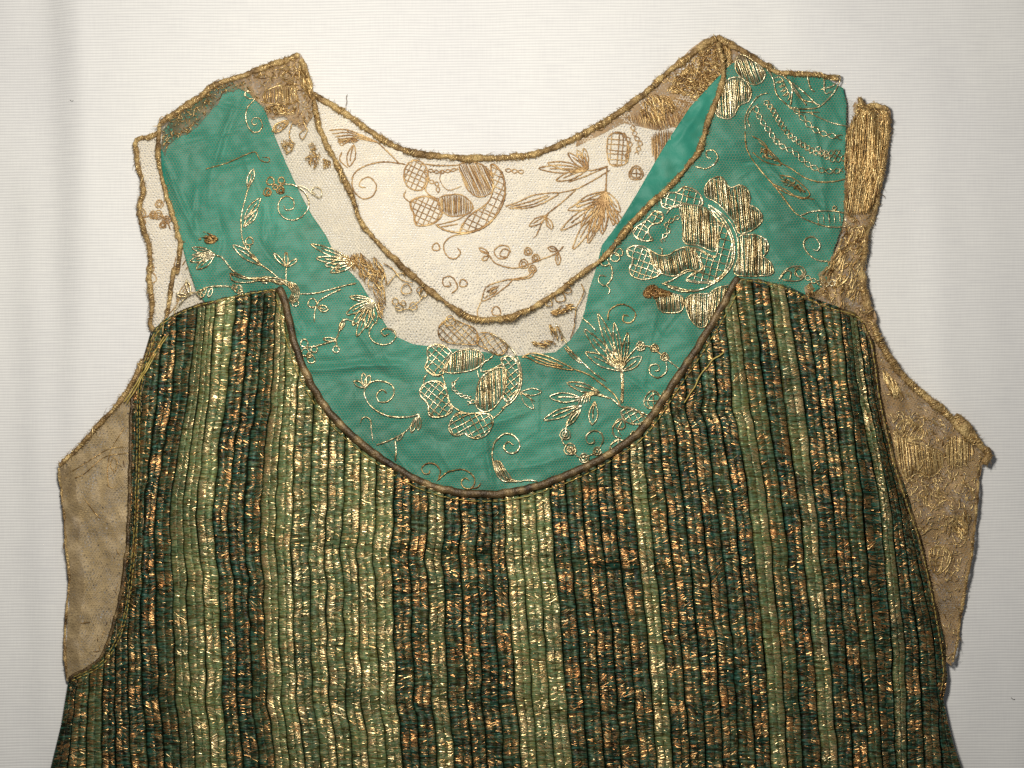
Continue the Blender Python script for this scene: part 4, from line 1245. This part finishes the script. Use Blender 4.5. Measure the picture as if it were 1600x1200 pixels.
cord("armhole_cord", C([(1555, 470), (1560, 560), (1550, 660), (1525, 800), (1505, 900), (1485, 990), (1450, 1090)]) + [(1350, 400), (1346, 425)], lambda x, y: z_shoulder(x, y) - 0.0010, 0.0015, wraps=0.9, fuzz=1.6, mat=M_CORD)
cord("armhole_cord", D([(690, 260), (715, 420), (770, 590), (815, 690), (915, 830), (1045, 950), (1165, 1050), (1310, 1200)]) + HH([(1180, 40), (1270, 130), (1330, 220), (1380, 280), (1345, 340)]), z_side, 0.0023, wraps=0.9,
     fuzz=1.4, label="tan gold cord edging the right armhole")
cord("shoulder_cord", C([(705, 85), (760, 120), (840, 165), (930, 220), (980, 240)]), zb, 0.0020, wraps=0.7, fuzz=0.4, lift=0.003)
cord("shoulder_cord", C([(930, 225), (1000, 262), (1080, 270), (1170, 275), (1260, 285), (1315, 300)]), zfr, 0.0013, wraps=0.8, fuzz=0.8)
cord("shoulder_cord", C([(1415, 390), (1440, 440), (1500, 430), (1565, 452)]), zfr, 0.0016, wraps=0.8, fuzz=0.8)
cord("side_hem", SIDE_L[:1] + [(99, 790), (103, 850), (108, 905), (104, 950), (101, 1010), (105, 1060)], z_side, 0.0008, wraps=0.15, fuzz=0.1, lift=0.0002)
cord("side_hem", [(1530, 730), (1527, 775), (1520, 850), (1508, 920), (1500, 965), (1496, 1000), (1488, 1035)], z_side, 0.0009, wraps=0.3, fuzz=0.2, lift=0.0002)

# loose thread ends standing off the edges
for q in ([(540, 166), (542, 158), (541, 152), (543, 147)], [(1378, 200), (1388, 198), (1396, 201)], [(1368, 300), (1380, 305), (1382, 310)], [(1372, 322), (1378, 318)]):
    mb = MB()
    w_ = smooth_line(q, 1.5)
    tube(mb, PN(w_[:, 0], w_[:, 1], np.linspace(0.003, 0.0015, len(w_))), 0.00018, 4, 0.3)
    mb.build("loose_thread", M_CORD, dress)

# ------------------------------------------------------------------ the pleated panel
YS = np.array([500, 620, 795, 1005, 1195.0])
T = """
90 90 90 110 79
118 118 118 128 106
150 145 142 143 134
190 185 180 163 159
228 208 199 180 182
240 222 210 199 205
255 246 225 219 232
276 270 242 245 259
307 294 265 272 284
320 310 285 294 306
335 327 307 321 330
366 354 333 346 356
390 380 356 369 380
411 402 381 391 404
430 425 407 414 429
446 445 431 437 452
468 465 457 460 476
494 491 485 486 501
520 516 511 511 527
546 542 536 539 551
570 567 562 562 577
593 590 587 589 605
618 617 615 616 630
645 643 642 644 657
672 670 669 670 684
698 697 695 696 711
722 721 720 724 739
748 747 747 749 762
771 770 770 775 789
786 787 789 800 816
806 808 813 826 840
828 831 837 852 867
850 854 862 879 894
872 877 887 905 919
894 900 911 932 945
917 924 936 959 971
940 948 961 985 999
968 976 990 1014 1026
990 999 1014 1039 1052
1016 1026 1042 1065 1079
1041 1050 1069 1092 1105
1064 1073 1097 1120 1131
1088 1099 1121 1145 1156
1110 1122 1148 1169 1182
1134 1146 1172 1194 1206
1155 1171 1200 1219 1231
1182 1197 1224 1243 1255
1209 1225 1250 1270 1284
1236 1256 1276 1295 1310
1263 1280 1303 1320 1334
1288 1303 1324 1342 1360
1315 1328 1350 1367 1380
1328 1342 1377 1394 1401
1340 1356 1393 1414 1419
1351 1366 1407 1436 1445
1357 1372 1417 1461 1472
1362 1376 1425 1477 1502
"""
LINES = np.array([[float(v) for v in r.split()] for r in T.strip().splitlines()])
# tone of every pleat, dark 0 .. pale 1
TONE = [.05, .30, .34, .0, .0, .14, .08, .16, .55, .88, .85, .16, .12, .20, .72, .86, .50, .70, .66, .72, .80, .82, .14, .16, .60, .12, .10, .08, .22,
        .82, .88, .84, .08, .14, .12, .10, .13, .70, .18, .12, .15, .10, .15, .08, .70, .32, .10, .60, .06, .06, .24, .0, .50, .06, .03, .02]
YD = np.arange(430, 1246, 3.0)


def line_x(k):
    c = LINES[k]
    ye = np.concatenate([[400], YS, [1260]])
    xe = np.concatenate([[c[0] - (c[1] - c[0]) * 100 / 120.0], c, [c[4] + (c[4] - c[3]) * 65 / 190.0]])
    yy = np.arange(380, 1300, 3.0)
    xx = np.interp(yy, ye, xe)
    kern = np.hanning(31)
    kern /= kern.sum()
    xx = np.convolve(np.pad(xx, 15, mode='edge'), kern, 'valid')
    return np.interp(YD, yy, xx)


def wander(x, y):
    """sideways kinks the pleat lines share"""
    d = -6.5 * np.exp(-((y - 866) / 28.0) ** 2) * np.exp(-((x - 590) / 170.0) ** 2) * (1 + 0.35 * noise(x, y, 60, 85))
    d += 4 * np.exp(-((y - 905) / 20.0) ** 2) * np.exp(-((x - 350) / 90.0) ** 2)
    d += -5 * np.exp(-((y - 1095) / 26.0) ** 2) * np.exp(-((x - 480) / 260.0) ** 2)
    d += -3 * np.exp(-((y - 690) / 30.0) ** 2) * np.exp(-((x - 400) / 80.0) ** 2)
    d += -6 * np.exp(-((y - 640) / 18.0) ** 2) * np.exp(-((x - 1110) / 60.0) ** 2)
    d += 0.8 * noise(x * 0.5, y, 150, 70) + 1.1 * noise(x * 5, y, 60, 71)
    return d


TOPX = [150, 200, 205, 214, 222, 235, 255, 300, 340, 370, 405, 432, 438, 446, 455, 462, 470, 480, 495, 510, 530, 560, 590, 620, 655, 690, 715, 740, 770, 800, 830, 860, 890, 920, 950, 980,
        1000, 1020, 1040, 1060, 1080, 1100, 1115, 1130, 1142, 1150, 1156, 1190, 1230, 1262, 1300, 1345, 1358, 1366, 1372, 1376, 1400, 1426, 1445, 1470, 1480]
TOPY = [1040, 760, 620, 585, 555, 520, 500, 479, 468, 461, 454, 450, 452, 475, 518, 545, 568, 590, 618, 642, 664, 692, 714, 735, 754, 767, 772, 775, 775, 773, 766, 756, 744, 731, 715, 696,
        677, 653, 622, 592, 562, 531, 505, 478, 455, 440, 434, 438, 446, 462, 476, 491, 512, 535, 570, 605, 720, 795, 850, 950, 1045]
LEFTY = [440, 520, 620, 760, 850, 950, 1030, 1062, 1130, 1200, 1250]
LEFTX = [300, 235, 206, 204, 200, 185, 156, 107, 96, 79, 68]
RIGHTY = [440, 491, 512, 535, 570, 605, 720, 795, 850, 950, 1045, 1075, 1092, 1130, 1165, 1200, 1250]
RIGHTX = [1240, 1345, 1358, 1366, 1372, 1376, 1400, 1426, 1445, 1468, 1482, 1479, 1474, 1482, 1491, 1503, 1516]


def panel_base(x, y):
    z = 0.0064 + 0.0012 * noise(x, y, 260, 72) + 0.0006 * noise(x, y, 110, 73)
    def fold(x0, y0, sx, sy, a):
        return a * np.exp(-((x - x0) / sx) ** 2 - ((y - y0 - 0.04 * (x - x0)) / sy) ** 2)
    z = z + fold(710, 878, 130, 13, -0.0034) + fold(700, 850, 150, 14, 0.0016) + fold(700, 905, 150, 16, 0.0014)
    z = z + fold(950, 893, 70, 12, -0.0028) + fold(950, 870, 80, 14, 0.0012)
    z = z + fold(500, 858, 160, 13, -0.0014) + fold(330, 900, 80, 14, 0.0016) + fold(300, 872, 80, 14, -0.0014)
    z = z + fold(760, 1110, 300, 16, -0.0012) + fold(560, 1085, 160, 14, 0.0010) + fold(900, 1125, 60, 12, -0.0018)
    # long soft folds running down the skirt
    def long_fold(x0, x1, w, a):
        xc = x0 + (x1 - x0) * (y - 500) / 700.0
        return a * np.exp(-((x - xc) / w) ** 2)
    z = z + long_fold(275, 225, 20, -0.0030) + long_fold(335, 310, 24, 0.0022) + long_fold(400, 390, 22, -0.0022) + long_fold(450, 460, 24, 0.0016)
    z = z + long_fold(1340, 1390, 13, -0.0030) + long_fold(1362, 1411, 13, 0.0020) + long_fold(1130, 1222, 22, 0.0014)
    dl = np.clip((x - np.interp(y, LEFTY, LEFTX)) / 26.0, 0, 1)
    dr = np.clip((np.interp(y, RIGHTY, RIGHTX) - x) / 26.0, 0, 1)
    e = np.minimum(dl, dr)
    e = e * e * (3 - 2 * e)
    z = 0.0034 + np.logaddexp(0, (z - 0.0034) / 0.0005) * 0.0005
    return 0.0030 + (z - 0.0030) * e


NU = 13
US = np.array([0, 0.035, 0.10, 0.22, 0.36, 0.47, 0.52, 0.57, 0.70, 0.84, 0.93, 0.975, 1.0])


def profile(u, tone, skew):
    """rounded pleat: steep at the fold, easing to where the next one overlaps it, with a sewn groove in the middle"""
    rise = np.clip(u / 0.13, 0, 1)
    fall = np.clip((1 - u) / 0.09, 0, 1)
    h = np.sqrt(1 - (1 - rise) ** 2 + 1e-9) * np.sqrt(1 - (1 - fall) ** 2 + 1e-9) * (1 + (skew - 1) * 0.9 * (u - 0.5)) + 0.14 * np.sin(np.pi * u)
    groove = 0.48 * np.exp(-((u - 0.52) / 0.045) ** 2)
    return h - groove


XL = [line_x(k) for k in range(len(LINES))]
for k in range(len(LINES)):
    XL[k] = XL[k] + wander(XL[k], YD)
lx = np.interp(YD, LEFTY, LEFTX)
rx = np.interp(YD, RIGHTY, RIGHTX)
n_p = len(LINES) - 1
for k in range(n_p):
    xl = np.clip(XL[k], lx, rx)
    xr = np.clip(XL[k + 1] - (0.8 + 0.8 * noise(YD, np.full_like(YD, 70.0 * k), 150, 81)).clip(0.3, 3), lx, rx)
    tone = TONE[k] if k < len(TONE) else 0.2
    ok = (xr - xl) > 2.0
    # start where the panel's top edge crosses the pleat
    X = xl[:, None] + (xr - xl)[:, None] * US[None]
    top = np.interp(X, TOPX, TOPY)
    vis = (YD[:, None] >= top) & ok[:, None]
    if not vis.any():
        continue
    ystart = np.empty(NU)
    for j in range(NU):
        w_ = np.nonzero(vis[:, j])[0]
        ystart[j] = YD[w_[0]] if len(w_) else np.nan
    if np.isnan(ystart).any():
        good = ~np.isnan(ystart)
        ystart = np.interp(np.arange(NU), np.nonzero(good)[0], ystart[good])
    # refine the start of every column on the exact edge
    for j in range(NU):
        for _ in range(6):
            xs = np.interp(ystart[j], YD, X[:, j])
            tp = np.interp(xs, TOPX, TOPY)
            if k >= 4:
                ystart[j] = ystart[j] * 0.5 + max(430, tp) * 0.5
    y0 = ystart.min()
    nv = max(8, int((1245 - y0) / 2.6))
    s = np.linspace(0, 1, nv)
    Yg = ystart[None] + (1245 - ystart[None]) * s[:, None]
    Xg = np.empty_like(Yg)
    for j in range(NU):
        Xg[:, j] = np.interp(Yg[:, j], YD, X[:, j])
    wid = np.maximum(Xg[:, -1:] - Xg[:, :1], 1.0)
    skew = float(rng.normal(0.9, 0.2)) if tone > 0.4 else float(rng.normal(1.15, 0.3))
    amp = (0.0017 if tone > 0.4 else 0.0020) * rng.uniform(0.9, 1.15)
    pr = profile(US, tone, skew)[None]
    # gathers: the cloth puckers between the rows of stitching
    ph = rng.uniform(0, 900)
    puck = noise(Yg * 1.0 + 6 * np.sin(US * 3)[None] + ph, US[None] * 30 + k * 91, 13 if tone < .4 else 9, 74) * (0.00030 if tone < .4 else 0.00016)
    puck = puck + noise(Yg + ph, US[None] * 60 + k * 37, 5.5, 75) * 0.00010
    fat = np.clip(wid / 26.0, 0.35, 1.2)
    Z = panel_base(Xg, Yg) + amp * fat * (pr + 0.10 * noise(Yg + ph, Xg * 0.2, 90, 76)) + puck * np.sin(np.pi * US)[None]
    V = PN(Xg, Yg, Z)
    uv = np.stack([np.broadcast_to(US[None] + k * 7.3, Yg.shape), Yg * 0.01 + k * 3.1], -1)
    tn = np.clip(tone + (0.35 + tone) * (0.22 * noise(Yg, np.full_like(Yg, k * 53.0), 210, 77) + 0.16 * noise(Yg, np.full_like(Yg, k * 29.0), 75, 84)) + 0.08 * (US[None] - 0.5), 0, 1)
    i = np.arange(nv - 1)[:, None] * NU + np.arange(NU - 1)[None]
    F = np.stack([i, i + NU, i + NU + 1, i + 1], -1).reshape(-1, 4)
    mb = MB()
    mb.add(V.reshape(-1, 3), F, tn.ravel(), uv.reshape(-1, 2))
    pleat = mb.build("pleat", M_LAME, dress)
    # metal strips of the weft lying across the pleat
    count = int((1245 - y0) * (4.3 if tone > .55 else 3.9 if tone > .4 else 3.0) * rng.uniform(0.75, 1.25))
    yy = rng.uniform(y0 + 2, 1244, count * 3)
    dens = noise(yy, np.full_like(yy, k * 31.0), 60, 78) + 0.6 * noise(yy, np.full_like(yy, k * 11.0), 24, 79)
    yy = yy[rng.random(len(yy)) < np.clip(0.30 * np.exp(1.05 * dens), 0, 1)][:count]
    n_ = len(yy)
    lean = rng.choice([0.0, 1.0, 1.0, -0.6])
    a0 = 0.03 + 0.87 * rng.random(n_) ** (1 + 0.9 * lean if lean >= 0 else 0.6)
    ln = np.where(rng.random(n_) < 0.5, rng.uniform(0.05, 0.13, n_), rng.uniform(0.15, 0.46, n_))
    b0_ = np.minimum(a0 + ln, 0.965)
    cut = (a0 < 0.47) & (b0_ > 0.48) & (rng.random(n_) < 0.85)
    b0_ = np.where(cut, 0.475, b0_)
    a0 = np.where((a0 >= 0.47) & (a0 < 0.56) & (rng.random(n_) < 0.85), 0.565, a0)
    b0_ = np.maximum(b0_, a0 + 0.03)
    uu = np.stack([a0, (a0 + b0_) / 2, b0_], 1)
    slope = 1.1 * noise(yy, np.full_like(yy, k * 17.0), 45, 82) + rng.normal(0, 0.45, n_)
    ys3 = yy[:, None] + slope[:, None] * np.array([-1, 0, 1])[None] * (b0_ - a0)[:, None] * 6
    fu = np.interp(uu, US, np.arange(NU))
    j0 = np.clip(fu.astype(int), 0, NU - 2)
    g = (fu - j0)[..., None]
    def at_col(j):
        vi = (ys3 - ystart[j]) / (1245 - ystart[j]) * (nv - 1)
        bad = vi < 0
        vi = np.clip(vi, 0, nv - 1.001)
        i0 = vi.astype(int)
        f = (vi - i0)[..., None]
        return V[i0, j] * (1 - f) + V[np.minimum(i0 + 1, nv - 1), j] * f, bad
    p0, bad0 = at_col(j0)
    p1, bad1 = at_col(j0 + 1)
    pt = p0 * (1 - g) + p1 * g
    pt[..., 2] += (0.00013 + rng.uniform(0, 0.0002, n_))[:, None]
    ok_ = ~(bad0 | bad1).any(1)
    ang = rng.normal(0, 0.40, n_)
    hw = rng.uniform(0.00005, 0.00011, n_)
    side = np.stack([np.zeros(n_), np.cos(ang) * hw, np.sin(ang) * hw], 1)
    ti = np.clip((0.70 if tone > .4 else 0.24) + 0.10 * noise(yy, np.full_like(yy, k * 5.0), 80, 83) + rng.normal(0, 0.2, n_), 0, 1)
    VV = np.stack([pt + side[:, None], pt - side[:, None]], 2)[ok_].reshape(-1, 3)
    m_ = np.arange(int(ok_.sum()))[:, None] * 6
    FFc = np.concatenate([m_ + np.array([0, 1, 3, 2]), m_ + np.array([2, 3, 5, 4])])
    mb = MB()
    if len(m_):
        mb.add(VV, FFc, np.repeat(ti[ok_], 6))
    stuff(mb.build("metal_strips", M_FLAKE, pleat, False))
    # running stitches down the middle
    mb = MB()
    jm = 6
    y_ = 3
    while y_ < nv - 4:
        n_ = int(rng.integers(2, 5))
        seg = V[y_:y_ + n_ + 1, jm] + np.array([0.00004, 0, 0.00006])
        if rng.random() < 0.9:
            tube(mb, seg, 0.00036, 4, 0.5)
        y_ += n_ + int(rng.integers(1, 3))
    stuff(mb.build("running_stitch", M_DARK, pleat))

# near-black sheet below the pleats, paints shade into the gaps between them
GY = np.linspace(440, 1250, 160)
gl = np.interp(GY, LEFTY, LEFTX) + 3
gr = np.interp(GY, RIGHTY, RIGHTX) - 3
outline = [(x, y + 5) for x, y in zip(TOPX, TOPY) if 232 < x < 1350] + [(a, b) for a, b in zip(gr, GY) if b > 495] + [(a, b) for a, b in list(zip(gl, GY))[::-1] if b > 530]
sheet(outline, lambda x, y: panel_base(x, y) * 0.0 + 0.0024, 30, M_DARK, "panel_shade_backing", dress)

# ---- binding round the front neckline of the panel, with its row of stitches
NECK = [(436, 448), (447, 478), (455, 515), (463, 545), (474, 576), (490, 607), (511, 640), (536, 667), (566, 694), (600, 719), (640, 744), (680, 761), (715, 769), (750, 772), (785, 771),
        (820, 765), (860, 752), (900, 736), (940, 716), (975, 694), (1000, 673), (1022, 645), (1045, 610), (1070, 573), (1095, 535), (1118, 497), (1136, 465), (1154, 433)]
zbind = lambda x, y: panel_base(x, y) * 0 + 0.0080 + 0.0006 * noise(x, y, 80, 80)
cord("neck_binding", NECK, zbind, 0.0024, mat=M_BIND, twist=(1, 60, 0.05), lift=0.0010, rvar=0.06, rough=0.012, label="brown satin binding round the scooped front of the pleats", sides=14)


def stitched(name, pts, zf, r=0.00032, on=7, off=2.5, mat=M_YELLOW, parent=dress, wob=0.8):
    q = smooth_line(pts, 2.0)
    q = q + rng.normal(0, wob * 0.4, q.shape)
    mb = MB()
    k = 0
    while k < len(q) - 3:
        n_ = max(2, int(rng.normal(on, 1.5) / 2))
        s_ = q[k:k + n_ + 1]
        if len(s_) >= 2:
            z = zf(s_[:, 0], s_[:, 1])
            z = z + 0.0003 * np.sin(np.linspace(0, np.pi, len(s_)))
            tube(mb, PN(s_[:, 0], s_[:, 1], z), r, 5, rng.uniform(0.3, 0.9))
        k += n_ + max(0, int(off / 2 + rng.normal(0, 0.4)))
    return stuff(mb.build(name, mat, parent))


def offset(pts, d):
    q = smooth_line(pts, 5)
    t = np.gradient(q, axis=0)
    t /= np.linalg.norm(t, axis=1)[:, None]
    return q + np.stack([-t[:, 1], t[:, 0]], 1) * d


ztop = lambda x, y: panel_base(x, y) + 0.0030
stitched("edge_stitching", offset(NECK, 11)[3:-3], ztop, 0.00034)
LEDGE = [(438, 452), (405, 456), (370, 463), (340, 470), (300, 481), (262, 500), (246, 520), (236, 545), (226, 580), (219, 620), (218, 690), (216, 760), (212, 850), (200, 950), (185, 1000), (158, 1040), (112, 1064)]
REDGE = [(1158, 437), (1190, 441), (1225, 450), (1262, 467), (1300, 482), (1338, 494), (1352, 514), (1362, 540), (1368, 575), (1374, 620), (1396, 720), (1420, 795), (1438, 850), (1460, 950), (1474, 1040), (1470, 1085)]
stitched("edge_stitching", LEDGE, lambda x, y: panel_base(x, y) + 0.0026, 0.00034)
stitched("edge_stitching", REDGE, lambda x, y: panel_base(x, y) + 0.0026, 0.00034)
stitched("edge_stitching", offset(LEDGE[5:], 4), lambda x, y: panel_base(x, y) + 0.0024, 0.00026)
cord("panel_hem", [(a - 2, b + 1) for a, b in LEDGE[:7]] + [(232, 545), (215, 590), (205, 640), (203, 760), (199, 850), (184, 950), (156, 1028), (107, 1060)], lambda x, y: panel_base(x, y) + 0.0008, 0.0011, mat=M_BIND, lift=0.0, twist=(2, 250, 0.2))
cord("panel_hem", REDGE, lambda x, y: panel_base(x, y) + 0.0010, 0.0012, mat=M_BIND, lift=0.0, twist=(2, 250, 0.2))
# long yellow basting thread beside the left armhole
cord("basting_thread", E([(650, 390), (600, 470), (540, 570), (490, 660), (440, 740)]), lambda x, y: z_front(x, y) + 0.002, 0.0004, mat=M_YELLOW, lift=0.001)
cord("basting_thread", E([(630, 400), (570, 500), (520, 590), (470, 670), (430, 730)]), lambda x, y: z_front(x, y) + 0.002, 0.0004, mat=M_YELLOW, lift=0.001)
cord("basting_thread", G([(1060, 545), (1000, 590), (950, 650), (900, 740), (860, 800)]), ztop, 0.0004, mat=M_YELLOW, lift=0.0008)

# ------------------------------------------------------------------ specks of lint on the cloth
for (x, y, dx, dy, lab) in ((1583, 1092, 3, 2, "tiny dark lint speck on white cloth beside the lower right hem"),
                            (112, 157, 3, 1, "tiny dark lint speck on white cloth above the left shoulder")):
    mb = MB()
    q = smooth_line([(x - dx, y - dy), (x, y + 1), (x + dx, y + dy * 0.3)], 1.0)
    z = cloth_z(q[:, 0], q[:, 1]) + 0.0004
    tube(mb, PN(q[:, 0], q[:, 1], z), 0.00017, 6, 0.5, jitter=0.4)
    o = mb.build("lint_speck", M_LINT)
    o["label"] = lab
    o["category"] = "lint"
    o["group"] = "lint specks on the cloth"
